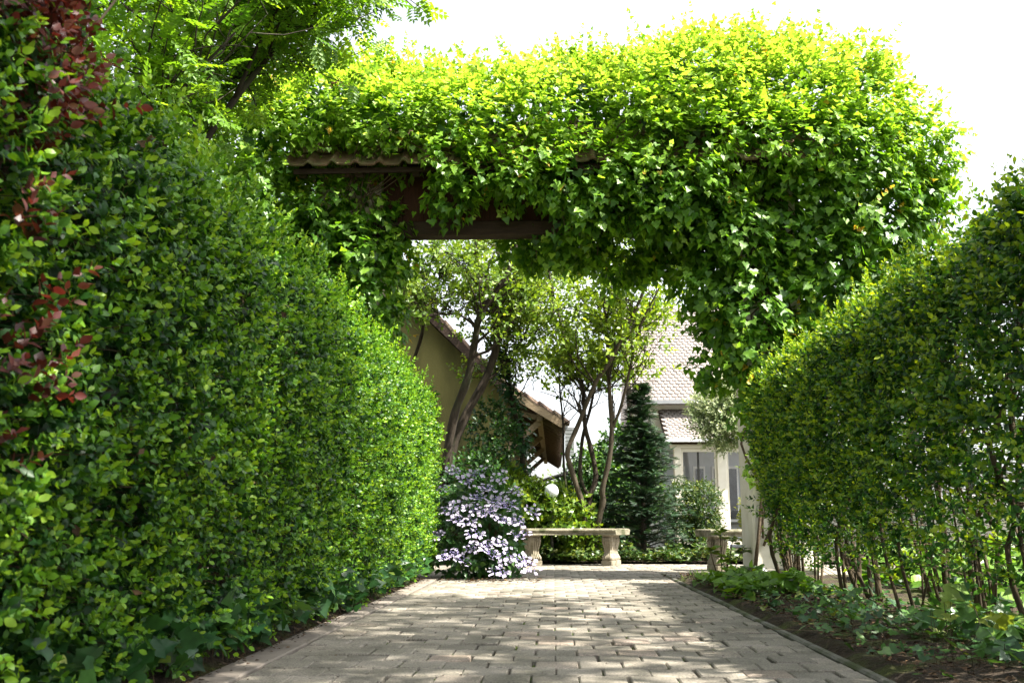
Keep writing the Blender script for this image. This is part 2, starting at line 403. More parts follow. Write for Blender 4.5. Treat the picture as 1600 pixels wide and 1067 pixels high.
M['dead'] = leaf_mat('fallen_leaf', [(0,(.022,.014,.008)),(.6,(.055,.033,.017)),(1,(.15,.09,.045))], rough=.8, trans=.1, tint=(1,1,1), spec=.2)
M['rowan_berry'] = rough_mat('rowan_berry', (.42,.12,.03), (.5,.2,.05), 40, .4, .1)
M['bark'] = rough_mat('hedge_bark', (.026,.019,.010), (.085,.062,.032), 30, .9, .5, 90, stretch=(1,1,.25))
M['bark_tree'] = rough_mat('tree_bark', (.016,.012,.008), (.050,.038,.025), 22, .9, .6, 70, c3=(.032,.036,.015), c3scale=5, c3cut=(.55,.7), stretch=(1,1,.3))
M['bark_pale'] = rough_mat('pale_stem_bark', (.035,.027,.017), (.10,.08,.052), 22, .85, .5, 70, c3=(.05,.04,.025), c3scale=6, c3cut=(.52,.62), stretch=(1,1,.3))
M['vine'] = rough_mat('vine_bark', (.06,.042,.026), (.15,.11,.07), 30, .9, .5, 90)
M['soil'] = rough_mat('soil', (.016,.011,.007), (.055,.038,.022), 22, .95, 1.0, 45, c3=(.045,.055,.010), c3scale=3.5, c3cut=(.48,.62), dist=.03)
M['joint'] = rough_mat('joint_moss', (.016,.014,.009), (.040,.036,.022), 30, .95, .8, 90, c3=(.035,.060,.010), c3scale=5, c3cut=(.47,.56), dist=.01)
M['moss'] = rough_mat('moss', (.028,.055,.008), (.075,.11,.013), 60, .95, .6, 200)
M['paver'] = paver_mat()
M['slab'] = rough_mat('edging_concrete', (.15,.13,.11), (.225,.197,.165), 7, .85, .5, 140, c3=(.11,.095,.065), c3scale=6, c3cut=(.55,.75), dist=.005)
M['kerb'] = rough_mat('kerb_concrete', (.085,.082,.062), (.17,.165,.14), 12, .85, .5, 140, c3=(.045,.055,.02), c3scale=5, c3cut=(.42,.6), dist=.005)
M['stone'] = rough_mat('cast_stone', (.17,.148,.10), (.30,.265,.20), 16, .85, .7, 70, c3=(.095,.085,.05), c3scale=7, c3cut=(.55,.7), dist=.008)
M['seat_stone'] = rough_mat('weathered_seat_stone', (.13,.12,.08), (.25,.23,.165), 22, .9, .9, 60, c3=(.06,.065,.03), c3scale=9, c3cut=(.5,.64), dist=.01)
M['cream_render'] = rough_mat('cream_render', (.62,.57,.46), (.74,.70,.60), 5, .9, .35, 120, c3=(.45,.38,.27), c3scale=2.2, c3cut=(.58,.75), dist=.006)
M['stone_pier'] = rough_mat('pier_render', (.40,.34,.25), (.56,.50,.39), 7, .9, .5, 90, c3=(.2,.16,.1), c3scale=4, c3cut=(.5,.68), dist=.01)
M['white_wall'] = rough_mat('white_render', (.72,.71,.67), (.82,.81,.78), 4, .9, .25, 100, c3=(.6,.58,.52), c3scale=1.6, c3cut=(.6,.8), dist=.006)
M['barn_wall'] = rough_mat('ochre_render', (.125,.112,.034), (.17,.152,.052), 3, .95, .5, 60, c3=(.062,.06,.02), c3scale=1.3, c3cut=(.5,.7), dist=.01, stretch=(1,1,.35))  # whole tone darkened to stand in for tree shade on the gable
M['wood'] = rough_mat('weathered_timber', (.15,.105,.06), (.28,.215,.135), 9, .85, .4, 50, stretch=(1,1,6))
M['dark_wood'] = rough_mat('dark_timber', (.022,.013,.008), (.050,.030,.018), 14, .8, .5, 60, stretch=(.5,4,4))
M['red_wood'] = rough_mat('red_brown_boards', (.042,.016,.009), (.085,.032,.018), 12, .8, .5, 60, stretch=(5,5,.6))
M['soffit'] = rough_mat('soffit_board', (.075,.050,.032), (.15,.10,.064), 9, .85, .4, 50, stretch=(5,.5,5))
M['clay'] = rough_mat('clay_tile', (.10,.058,.036), (.19,.115,.072), 10, .85, .6, 60, c3=(.095,.095,.04), c3scale=6, c3cut=(.45,.66), dist=.01)
M['barn_clay'] = rough_mat('barn_tile', (.085,.055,.04), (.16,.105,.075), 6, .85, .5, 50, c3=(.07,.06,.035), c3scale=3, c3cut=(.5,.68), dist=.01)
M['house_tile'] = rough_mat('house_tile', (.205,.178,.162), (.27,.238,.218), 3, .85, .4, 40, c3=(.18,.16,.145), c3scale=9, c3cut=(.5,.7), dist=.01)
M['metal'] = rough_mat('grey_zinc', (.24,.25,.26), (.34,.35,.36), 6, .45, .1, 40)
M['dark_metal'] = rough_mat('dark_metal', (.03,.03,.03), (.06,.058,.05), 12, .5, .2, 60)
M['frame'] = rough_mat('cream_frame_paint', (.66,.62,.50), (.74,.70,.59), 4, .55, .1, 60)
M['white_frame'] = rough_mat('white_frame_paint', (.74,.75,.76), (.82,.82,.82), 4, .5, .1, 60)
M['dark_room'] = rough_mat('dark_room_pane', (.03,.035,.045), (.07,.08,.095), 4, .8, .1, 40)  # opaque dark tone painted for the unlit room behind the panes
M['room_grey'] = rough_mat('blue_grey_wall', (.42,.45,.50), (.52,.55,.60), 3, .85, .1, 40)
M['glass'] = glass_mat()
M['petal'] = rough_mat('hydrangea_petal', (.31,.28,.42), (.47,.42,.50), 25, .6, .1, 80)
M['bud'] = rough_mat('hydrangea_bud', (.20,.17,.38), (.32,.28,.50), 60, .6, .1, 80)
M['pebble'] = rough_mat('grey_pebble', (.20,.20,.20), (.32,.32,.31), 12, .8, .3, 60)
M['grass'] = leaf_mat('grass_blade', [(0,(.05,.12,.015)),(1,(.14,.24,.03))], rough=.5, trans=.35)
def globe_mat():
    m, N, Lk, P = new_mat('opal_globe'); P.inputs['Base Color'].default_value = (.66,.69,.70,1); P.inputs['Roughness'].default_value = .25
    P.inputs['Subsurface Weight'].default_value = .2; P.inputs['Subsurface Radius'].default_value = (.05,.05,.05)
    return m
M['globe'] = globe_mat()

# ------------------------------------------------------------------ ground, path, courtyard
def sheet(name, x0, x1, y0, y1, nx, ny, hfun, mat, parent=None, kind='structure'):
    X, Y = np.meshgrid(np.linspace(x0, x1, nx), np.linspace(y0, y1, ny)); Z = hfun(X, Y)
    V = np.stack([X, Y, Z], -1).reshape(-1, 3).tolist()
    Fc = [(j*nx+i, j*nx+i+1, (j+1)*nx+i+1, (j+1)*nx+i) for j in range(ny-1) for i in range(nx-1)]
    me = bpy.data.meshes.new(name); me.from_pydata(V, [], Fc); me.polygons.foreach_set('use_smooth', [True]*len(Fc)); me.materials.append(mat)
    return link(name, me, parent, kind)

sheet('ground', -400, 400, -60, 900, 3, 3, lambda X, Y: X*0-.06, M['soil'])
bumpy = lambda a, b: (lambda X, Y: a + b*wob(np.stack([X, Y, X*0], -1), 4.0) + b*.5*wob(np.stack([X, Y, X*0], -1), 11.0, 2))
sheet('soil_bed_right', 1.07, 4.4, .4, 9.15, 60, 150, lambda X, Y: np.where(X < 1.08, -.02, .012 + .025*np.clip((X-1.1)/.3, 0, 1) + .018*wob(np.stack([X, Y, X*0], -1), 5) + .012*wob(np.stack([X, Y, X*0], -1), 13, 2)), M['soil'])
sheet('soil_bed_left', -3.6, -1.168, .4, 9.15, 40, 150, lambda X, Y: np.where(X > -1.2, -.01, .02 + .016*wob(np.stack([X, Y, X*0], -1), 5) + .012*wob(np.stack([X, Y, X*0], -1), 13, 2)), M['soil'])
sheet('soil_bed_far', -6, 9, 12.35, 16.4, 60, 30, lambda X, Y: .03 + .02*wob(np.stack([X, Y, X*0], -1), 4), M['soil'])

path = MB().add([(-1.18,.4,-.022),(1.06,.4,-.022),(1.06,9.3,-.022),(-1.18,9.3,-.022)], [(0,1,2,3)]).build('paved_path', M['joint'], None, kind='structure')
court = MB().add([(-4.5,9.3,-.018),(8,9.3,-.018),(8,12.5,-.018),(-4.5,12.5,-.018)], [(0,1,2,3)]).build('courtyard_paving', M['joint'], None, kind='structure')

def paver_tmpl(w, l, h=.05, c=.006):
    a, b = w/2, l/2
    # slightly waisted interlocking block
    ring0 = [(-a,-b),(a*.98,-b*.985),(a*1.0,0),(a,b),(-a*.985,b),(-a,0)]
    v = [(x, y, -h) for x, y in ring0] + [(x, y, -c) for x, y in ring0]
    v += [(x - math.copysign(c, x), (y - math.copysign(c, y)) if abs(y) > 1e-6 else y, 0) for x, y in ring0]
    f = []
    for k in range(6):
        j = (k+1) % 6
        f += [(k, j, 6+j, 6+k), (6+k, 6+j, 12+j, 12+k)]
    f += [(12,13,14,17),(14,15,16,17)]
    return v, f
PW, PL = .1588, .17
PT = [paver_tmpl(PW-.006+dw, PL-.0055+dl, c=.0045) for dw, dl in ((0,0),(-.002,.001),(.001,-.002))]
pm = []
for v, f in PT:
    me = bpy.data.meshes.new('paver'); me.from_pydata(v, [], f); me.materials.append(M['paver']); pm.append(me)
cells = []
y = 2.25; row = 0
while y < 9.25:
    off = (row % 2)*PW/2
    for i in range(-1, 14):
        xc = -1.032 + (i+.5)*PW + off
        x0, x1 = max(xc-PW/2, -1.032), min(xc+PW/2, 1.032)
        if x1-x0 < .05: continue
        cells.append((xc if x1-x0 > PW*.95 else (x0+x1)/2, y+PL/2, (x1-x0)/PW))
    y += PL; row += 1
cells = np.array(cells); order = np.argsort(cells[:,1] + 1e-3*np.abs(cells[:,0]))
full = 0; rest = []
for i in order:
    x, yy, fr = cells[i]
    if yy > 3.0 and full < 300:
        full += 1
        o = bpy.data.objects.new('paver', pm[rng.integers(3)]); COL.objects.link(o); parent_to(o, path)
        o.location = (x + rng.normal(0,.002), yy + rng.normal(0,.002), rng.normal(0,.0025) - .004*abs(x)**2)
        o.rotation_euler = (rng.normal(0,.006), rng.normal(0,.006), rng.normal(0,.012)); o.scale = (min(fr, 1)*.99 if fr < .95 else 1, 1, 1)
        o['rnd'] = float(np.clip(rng.normal(.45,.25), 0, 1))
    else: rest.append((x, yy, rng.normal(0,.0016) - .004*abs(x)**2, fr))
def paver_field(cells, parent, name):
    c = np.array(cells); n = len(c)
    for big, sel in ((1, c[:,3] > .95), (.5, c[:,3] <= .95)):
        q = c[sel]
        if not len(q): continue
        v, f = PT[0]; v = [(x*big*.98 if big < 1 else x, y, z) for x, y, z in v]
        m = len(q); tilt = np.tile(UP, (m,1)) + rng.normal(0,.008,(m,3)); tip = np.tile([0,1.0,0], (m,1)) + rng.normal(0,.009,(m,3))
        me = batch_mesh(name, v, f, q[:,:3], tip, tilt, np.ones(m), np.clip(rng.normal(.45,.25,m), 0, 1), M['paver'])
        link(name, me, parent, 'stuff')
paver_field(rest, path, 'paver_field')
cc = []
y = 9.305; row = 0
while y < 12.4:
    for i in range(-28, 50):
        cc.append((i*PW + (row % 2)*PW/2, y+PL/2, rng.normal(0,.0018)-.004, 1.0))
    y += PL; row += 1
paver_field(cc, court, 'paver_field')
y = .5
while y < 9.2:                                               # edging: long slabs on the left, narrow kerb on the right
    l = rng.uniform(.92, 1.02)
    MB().box((-1.166, y+.004, -.06), (-1.040, y+l-.004, .001+rng.normal(0,.001)), bevel=.005).build('edging_slab', M['slab'], path)
    MB().box((1.040, y+.004, -.08), (1.078, y+l-.004, .004+rng.normal(0,.002)), bevel=.008).build('kerb_stone', M['kerb'], path)
    y += l
# moss tufts in the wide joints
mp = []
for x, yy, fr in cells:
    if yy < 7.5 and rng.random() < .62*np.clip(1.25-abs(x-.15)*.9, .1, 1):
        k = rng.integers(2, 7)
        mp += [(x+PW/2+rng.normal(0,.0025), yy+rng.uniform(-.08,.08), -.014-.004*x*x) for _ in range(k)]
mp = np.array(mp); T = [(math.cos(a)*.5, math.sin(a)*.8, 0) for a in np.arange(6)*math.pi/3] + [(0,0,.55)]
me = batch_mesh('moss', T, [(i, (i+1) % 6, 6) for i in range(6)], mp, np.tile([0,1.0,0],(len(mp),1)), np.tile(UP,(len(mp),1)), rng.uniform(.010,.020,len(mp)), rng.random(len(mp)), M['moss'])
tag(link('moss', me, path), kind='stuff')

# ------------------------------------------------------------------ stone benches
def make_bench(name, label):
    r = root(name, (0,0,0), label, 'bench', 'curved stone benches')
    R, dep, h = 1.08, .37, .425
    A = math.radians(34); n = 28
    sec = [(-.5,.0),(-.5,.012),(-.485,.026),(-.515,.036),(-.535,.052),(-.52,.066),(-.48,.075)]
    prof = [(a*dep, z) for a, z in sec] + [(-a*dep, z) for a, z in sec[::-1]]
    v = []; f = []; k = len(prof)
    for i in range(n+1):
        a = -A + 2*A*i/n
        # rounded ends: shrink the last slices
        e = min(i, n-i); sh = 1.0 if e > 1 else (.96 if e == 1 else .86)
        for rr, z in prof:
            q = R + rr*sh
            v.append((q*math.sin(a), q*math.cos(a)-R, h-.078+z*(1 if e > 0 else .9)+(0 if e else .003)))
    for i in range(n):
        for j in range(k):
            b = (j+1) % k
            f.append((i*k+j, (i+1)*k+j, (i+1)*k+b, i*k+b))
    f.append(tuple(range(k))); f.append(tuple(range(n*k, (n+1)*k))[::-1])
    MB().add(v, f).build('seat', M['seat_stone'], r, smooth=False)
    zs = np.array([.0,.052,.056,.066,.085,.105,.135,.175,.225,.270,.305,.325,.347])
    wx = np.array([.072,.072,.060,.066,.068,.060,.050,.050,.060,.066,.064,.058,.066])
    wy = np.array([.140,.140,.128,.134,.136,.126,.104,.098,.112,.126,.128,.122,.134])
    for sg in (-1, 1):
        a = sg*math.radians(25.5); ca, sa = math.cos(a), math.sin(a)
        def pl(lx, ly, z): return (R*sa + ca*lx + sa*ly, R*ca - R - sa*lx + ca*ly, z)
        v = []; f = []
        for z, x, yy in zip(zs, wx, wy):
            c = .012
            for px, py in ((-x,-yy+c),(-x+c,-yy),(x-c,-yy),(x,-yy+c),(x,yy-c),(x-c,yy),(-x+c,yy),(-x,yy-c)): v.append(pl(px, py, z))
        for i in range(len(zs)-1):
            for j in range(8):
                b = (j+1) % 8
                f.append((i*8+j, i*8+b, (i+1)*8+b, (i+1)*8+j))
        f.append(tuple(range(8))[::-1]); f.append(tuple(range((len(zs)-1)*8, len(zs)*8)))
        leg = MB().add(v, f).build('leg', M['stone'], r)
        for q in (-.039,-.013,.013,.039):            # fluting on the narrow front
            MB().tube([pl(q*x/.066, -yy-.001, z) for z, x, yy in list(zip(zs, wx, wy))[3:-1]], .0105, 6).build('flute', M['stone'], leg, smooth=True)
        # carved scrolls on the broad outer side
        mb = MB(); ox = sg
        def side(u, z): return pl(ox*(np.interp(z, zs, wx)+.001), u, z)
        for cu, cz, s0, dr in ((-.045,.275,.036,1),(.045,.275,.036,-1),(-.03,.195,.026,1),(.03,.195,.026,-1)):
            t = np.linspace(0, 4.6, 16); mb.tube([side(cu + dr*math.cos(q)*s0*(1-q/6.2), cz + math.sin(q)*s0*(1-q/6.2)) for q in t], .006, 5)
        mb.tube([side(0, z) for z in np.linspace(.15,.31,8)], np.array([.004,.007,.010,.009,.012,.010,.007,.004]), 5)
        for du in (-1, 1): mb.tube([side(du*(.022+.06*q), .31-.02*math.sin(q*3)) for q in np.linspace(0,1,6)], .006, 5)
        mb.build('carved_relief', M['stone'], leg, smooth=True)
    return r
bench1 = make_bench('stone_bench', 'curved pale stone bench with two carved legs beneath the multi-stemmed tree')
bench1.location = (.20, 12.12, 0)
def copy_tree(o, parent=None):
    c = o.copy(); COL.objects.link(c)
    if parent is not None: c.parent = parent
    for ch in list(o.children): copy_tree(ch, c)
    return c
bench2 = copy_tree(bench1)
bench2['label'] = 'stone bench half hidden behind the white gate pillar and a young plant'
bench2.location = (2.18, 10.72, 0); bench2.rotation_euler = (0, 0, math.radians(-12))

# ------------------------------------------------------------------ gateway
GY0, GY1 = 9.22, 9.78
gate = root('gateway', (0, 9.5, 0), 'tile-roofed gateway with dark timber lintel smothered in bright ivy', 'gateway')
MB().box((-2.24,GY0,-.05),(-1.66,GY1,3.72), bevel=.015).build('pillar', M['stone_pier'], gate)
pr = MB().box((1.79,GY0,-.05),(2.32,GY1,3.72), bevel=.02).build('pillar', M['cream_render'], gate)
MB().box((1.765,GY0-.025,-.05),(2.345,GY1+.025,.09), bevel=.015).build('plinth', M['kerb'], pr)
MB().box((-1.9,GY0-.05,3.20),(2.1,GY0+.13,3.34), bevel=.01).build('lintel_beam', M['dark_wood'], gate)
MB().box((-1.9,GY1-.13,3.42),(2.1,GY1+.05,3.56), bevel=.01).build('lintel_beam', M['dark_wood'], gate)
x = -1.64
while x < 1.78:                                               # red-brown boards between beam and roof
    w = rng.uniform(.17,.22)
    MB().box((x+.0015,GY0+.005+rng.uniform(0,.01),3.345),(min(x+w,1.785)-.0015,GY0+.04,4.07), bevel=.004).build('board', M['red_wood'], gate)
    x += w
MB().box((-1.65,GY1-.10,3.565),(1.78,GY1-.06,4.07)).build('back_board', M['dark_wood'], gate)
MB().box((-1.65,GY0+.05,3.57),(1.78,GY1-.14,3.595)).build('soffit', M['dark_wood'], gate)
EY, EZ, RY, RZ = 8.86, 3.80, 9.5, 4.36
for X in np.arange(-2.36, 2.6, .54):
    MB().bar((X,EY+.05,EZ-.06),(X,RY,RZ-.06),.07,.09).build('rafter', M['dark_wood'], gate)
MB().bar((-2.44,EY+.035,EZ-.045),(2.62,EY+.035,EZ-.02),.025,.05).build('fascia', M['dark_wood'], gate)
tw, tl = .222, .30
sl = norm(np.array([0, RY-EY, RZ-EZ])); nn = np.array([0, -sl[2], sl[1]])
prof = [(-.5,.028),(-.40,.036),(-.30,.024),(-.22,.004),(.1,0),(.38,.002),(.46,.018),(.52,.030)]
tv = []
for yy, dz in ((0,.0),(1,-.012)):
    for a, z in prof: tv.append((a*tw, yy*(tl+.05), z+dz+.014))
for yy, dz in ((0,.0),(1,-.012)):
    for a, z in prof: tv.append((a*tw, yy*(tl+.05), z+dz))
n8 = len(prof); tf = []
for i in range(n8-1):
    tf += [(i,i+1,n8+i+1,n8+i),(2*n8+i+1,2*n8+i,3*n8+i,3*n8+i+1),(i+1,i,2*n8+i,2*n8+i+1),(n8+i,n8+i+1,3*n8+i+1,3*n8+i)]
tf += [(0,n8,3*n8,2*n8),(n8-1,3*n8-1,4*n8-1,2*n8-1)]
tm = bpy.data.meshes.new('roof_tile'); tm.from_pydata(tv, [], tf); tm.materials.append(M['clay'])
for side in (0, 1):
    for c in range(23):
        for rr in range(3):
            b = np.array([-2.41 + c*tw, EY, EZ]) + sl*(rr*tl-.05) + nn*(.012+.016*rr)
            t = sl.copy(); n_ = nn.copy()
            if side: b[1] = 2*RY - b[1]; t = t*np.array([1,-1,1]); n_ = n_*np.array([1,-1,1])
            o = bpy.data.objects.new('roof_tile', tm); COL.objects.link(o); parent_to(o, gate)
            o.matrix_basis = frame_matrix(b + rng.normal(0,.004,3), t + rng.normal(0,.012,3), n_ + rng.normal(0,.02,3), 1)
rt = MB().tube([(-2.5,RY,RZ+.02),(2.7,RY,RZ+.02)], .09, 10).build('ridge', M['clay'], gate, smooth=True)

# ------------------------------------------------------------------ hedges
def section_sampler(sect):
    s = np.array(sect, float); seg = np.diff(s, axis=0); ln = np.linalg.norm(seg, axis=1); cum = np.concatenate([[0], np.cumsum(ln)])
    def f(u):
        q = u*cum[-1]; i = np.clip(np.searchsorted(cum, q)-1, 0, len(ln)-1); w = (q-cum[i])/ln[i]
        p = s[i] + seg[i]*w[:,None]; t = seg[i]/ln[i][:,None]
        nrm_ = np.stack([-t[:,1], t[:,0]], 1)
        return p, nrm_
    return f, cum[-1]

def hedge_points(n, sect, y0, y1, amp, flip, depth=.10, seed=0.):
    f, tot = section_sampler(sect); u = rng.random(n)
    p, nn_ = f(u); Y = rng.uniform(y0, y1, n)
    P3 = np.stack([p[:,0], Y, p[:,1]], 1); N3 = np.stack([nn_[:,0]*flip, np.zeros(n), nn_[:,1]*flip], 1)
    d = amp*wob(P3, 2.3, seed) + amp*1.1*wob(P3, 7.5, seed+4)
    P3 = P3 + N3*d[:,None]
    P3 = P3 - N3*(rng.exponential(depth, n)[:,None])
    return P3, N3

# left hedge
lh = root('hedge', (-1.6, 5.2, 0), 'tall clipped green hedge along the left edge of the path, ending at the hydrangea', 'hedge')
LSECT = [(-1.24,.0),(-1.13,.18),(-1.08,.6),(-1.06,1.2),(-1.10,1.48),(-1.20,1.63),(-1.40,1.70),(-1.56,1.70)]
L = Leaves()
P3, N3 = hedge_points(19800, LSECT, 1.3, 9.0, .05, -1, .07)
# gaps between the clipped shoots, and a thinner foot
k = (wob(P3, 15, 1.) + .6*wob(P3, 31, 3.) > -.22 + .35*(rng.random(len(P3))-.5)) & (P3[:,2] > .05) & (rng.random(len(P3)) < np.clip(.35+P3[:,2]*1.6, 0, 1)); P3, N3 = P3[k], N3[k]
sprays(L, P3, N3*.9 + UP*.45 + rng.normal(0,.45,P3.shape), .08, 4, .032, base_r=.38, tip_r=.75, jit=.3)
q = rng.choice(len(P3), 5200); sprays(L, P3[q]+N3[q]*.015, N3[q]*.8 + UP*.6 + rng.normal(0,.35,(5200,3)), .035, 3, .025, ang=48, base_r=.74, tip_r=.35)
# rounded far end of the hedge
ne = 1500; q = rng.random(ne); P4 = np.stack([-1.1-.75*rng.random(ne)**1.3, 9.02+.1*rng.random(ne), .1+1.58*q], 1)
sprays(L, P4, np.array([.1,.8,.3]) + rng.normal(0,.5,(ne,3)), .08, 4, .04, base_r=.4)
# young shoots standing out of the clipped top
sh = 900; P5 = np.stack([rng.uniform(-1.5,-1.1,sh), rng.uniform(1.4,9.0,sh), rng.uniform(1.58,1.72,sh)], 1)
sprays(L, P5, UP + rng.normal(0,.25,(sh,3)) + np.array([.2,0,0]), .12, 5, .03, ang=40, base_r=.66)
L.build(lh, M['privet'], ROUND, OVAL_FINE, single=300, cell=20)
# inner leaves: older, larger, sparse, so the hedge is not hollow
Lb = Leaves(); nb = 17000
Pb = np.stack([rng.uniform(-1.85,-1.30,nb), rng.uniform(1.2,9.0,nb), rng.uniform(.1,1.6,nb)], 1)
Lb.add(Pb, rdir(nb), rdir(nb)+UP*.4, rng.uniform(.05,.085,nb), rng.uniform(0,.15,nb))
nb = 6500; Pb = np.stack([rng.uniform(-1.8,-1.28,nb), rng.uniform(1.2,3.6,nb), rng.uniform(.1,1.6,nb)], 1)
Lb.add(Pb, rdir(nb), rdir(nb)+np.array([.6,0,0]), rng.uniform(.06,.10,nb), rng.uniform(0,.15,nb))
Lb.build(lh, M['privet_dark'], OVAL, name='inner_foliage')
Ld = Leaves(); q = rng.choice(len(P3), 60); o_ = P3[q]                 # withered twigs in small patches
for c in o_: Ld.add(c + rng.normal(0,.03,(6,3)), rdir(6)-UP*.4, rdir(6), rng.uniform(.025,.04,6), rng.uniform(.3,1,6))
Ld.build(lh, M['dead'], OVAL, name='withered_leaves')
for i in range(26):
    yy = 1.5 + i*.29 + rng.normal(0,.05); bx = -1.5 + rng.normal(0,.06)
    for _ in range(2):
        pts = smooth_line([(bx,yy,0),(bx+rng.normal(.05,.05),yy+rng.normal(0,.06),.5),(bx+rng.normal(.02,.05),yy+rng.normal(0,.12),1.0),(bx+rng.normal(.0,.07),yy+rng.normal(0,.16),1.45)], 3)
        MB().tube(pts, np.linspace(.016,.006,len(pts)), 6).build('stem', M['bark'], lh, smooth=True)
q = rng.choice(len(P3), 2600); twigs_mesh(P3[q]-N3[q]*.22+rng.normal(0,.05,(2600,3)), P3[q]+N3[q]*.02, .0022, 'twigs', M['bark'], lh)

# right hedge: leggy, stems showing below
rh = root('hedge', (1.95, 5, 0), 'clipped green hedge on the right with bare stems showing at its foot', 'hedge')
RSECT = [(1.80,.16),(1.74,.42),(1.68,.7),(1.63,1.2),(1.66,1.52),(1.76,1.66),(1.95,1.72),(2.12,1.72)]
L = Leaves()
P3, N3 = hedge_points(18000, RSECT, 1.6, 8.25, .045, 1, .08, 3.)
N3 = np.where((P3[:,0] < 1.9)[:,None] & (N3[:,0] > 0)[:,None], -N3, N3)
N3[:,2] = np.abs(N3[:,2])
zf = P3[:,2]; nearf = np.clip((P3[:,1]-3.0)/2.4, 0, 1)
dens = np.clip((zf-.2)/(.85-.35*nearf), 0, 1)**1.1*(.42+.58*nearf) + .05
dens = np.where(zf > 1.3, np.maximum(dens, .9), dens)*np.clip(.9+.5*wob(P3, 4.5, 7), .35, 1)
k = (rng.random(len(P3)) < dens) & (wob(P3, 14, 2.) + .6*wob(P3, 29, 5.) > -.34 + .35*(rng.random(len(P3))-.5)); P3, N3 = P3[k], N3[k]
sprays(L, P3, N3*.8 + np.array([0,-.15,.4]) + rng.normal(0,.45,P3.shape), .10, 4, .039, lift=.7, base_r=.38, tip_r=.75)
nb = 1900; P6 = np.stack([rng.uniform(1.85,2.45,nb), rng.uniform(1.8,8.2,nb), rng.uniform(.7,1.68,nb)], 1)
P6 = P6[rng.random(nb) < np.clip((P6[:,2]-.55)*1.2, .05, 1)]
sprays(L, P6, rdir(len(P6))+UP*.4, .11, 4, .042, lift=.6, base_r=.42)
sh = 800; P5 = np.stack([rng.uniform(1.68,2.2,sh), rng.uniform(2.4,8.2,sh), rng.uniform(1.6,1.74,sh)], 1)
sprays(L, P5, UP + rng.normal(0,.28,(sh,3)) + np.array([-.15,0,0]), .12, 5, .03, ang=40, base_r=.66)
# a few long shoots that escaped the shears
sh = 130; P7, N7 = hedge_points(sh, RSECT, 2.2, 7.5, .02, 1, .02); N7[:,0] = -np.abs(N7[:,0])
sprays(L, P7, N7*.7 + UP*.6 + np.array([0,-.25,0]) + rng.normal(0,.3,(sh,3)), .24, 7, .038, ang=50, base_r=.72, tip_r=.3)
q = rng.choice(len(P3), 2600); sprays(L, P3[q]+N3[q]*.02, N3[q]*.8 + UP*.6 + rng.normal(0,.35,(2600,3)), .05, 3, .03, ang=48, base_r=.72, tip_r=.35)
L.build(rh, M['privet_dark'], ROUND, OVAL_FINE, single=300, cell=20)
LOW = []
for i in range(15):
    yy = 2.35 + i*.42 + rng.normal(0,.12); bx = 1.92 + rng.normal(0,.10)
    for _ in range(rng.integers(4,8)):
        lean = rng.normal(0,.24)
        kx = bx+rng.normal(0,.03); ky = yy+rng.normal(0,.035)
        pts = smooth_line([(kx,ky,-.02),(kx+rng.normal(-.02,.05),ky+lean*.4,.4),(kx+rng.normal(.0,.06),ky+lean*.9+rng.normal(0,.04),.8),(kx+rng.normal(.04,.06),ky+lean*1.3+rng.normal(0,.08),1.2),(kx+rng.normal(.06,.08),ky+lean*1.5+rng.normal(0,.12),1.55)], 3)
        r0 = rng.choice([.006,.008,.010,.013,.017])
        MB().tube(pts, np.linspace(r0,r0*.4,len(pts)), 7).build('stem', M['bark'], rh, smooth=True)
        if rng.random() < .75: LOW.append(pts[rng.integers(2, 9, 6)])
LOW = np.concatenate(LOW); LL = Leaves(); dl = norm(rng.normal(0,1,(len(LOW),3))*np.array([1,1,.3]) + np.array([-.5,0,.35])); e_ = LOW + dl*rng.uniform(.08,.25,(len(LOW),1))
twigs_mesh(LOW, e_, .0025, 'side_twigs', M['bark'], rh); sprays(LL, e_, dl, .13, 4, .042, lift=.7, base_r=.55); LL.build(rh, M['privet_dark'], OVAL, name='low_foliage')
q = rng.choice(len(P3), 2600); twigs_mesh(P3[q]-N3[q]*.25+rng.normal(0,.06,(2600,3)), P3[q]+N3[q]*.03, .0024, 'twigs', M['bark'], rh)

# red-leaved shrub pushing out of the near end of the left hedge
rs = root('barberry_shrub', (-1.35, 2.05, 0), 'dark red leaved shrub growing through the near left hedge', 'shrub')
L = Leaves()
for (cx, cy, cz, r, n) in [(a+.01, b-.25, c, d_*1.15, int(e_*(.42 if c > 1.35 else .2))) for a, b, c, d_, e_ in ((-1.20,2.10,1.62,.17,420),(-1.28,2.2,1.86,.2,420),(-1.15,2.14,1.42,.13,240),(-1.13,2.1,1.2,.09,70),(-1.10,2.08,.98,.09,90),(-1.10,2.1,.80,.09,80),(-1.12,2.08,.62,.07,40),(-1.3,2.4,1.95,.16,140),(-1.12,2.3,1.5,.09,60))]:
    d = rdir(n); P3 = np.array([cx,cy,cz]) + d*r*rng.random((n,1))**.4
    sprays(L, P3, d + UP*.8 + np.array([.3,.1,0]), .09, 4, .034, ang=50, base_r=.5, tip_r=.5)
L.build(rs, M['barberry'], OVAL, OVAL_FINE, single=200, cell=18)
for _ in range(14):
    e = np.array([-1.3,2.15,1.9]) + rng.normal(0,.12,3)
    pts = smooth_line([(-1.4+rng.normal(0,.05),2.05,0),(-1.38,2.1+rng.normal(0,.05),.7),(-1.32+rng.normal(0,.06),2.12,1.3),e], 3)
    MB().tube(pts, np.linspace(.008,.003,len(pts)), 5).build('stem', M['bark'], rs, smooth=True)

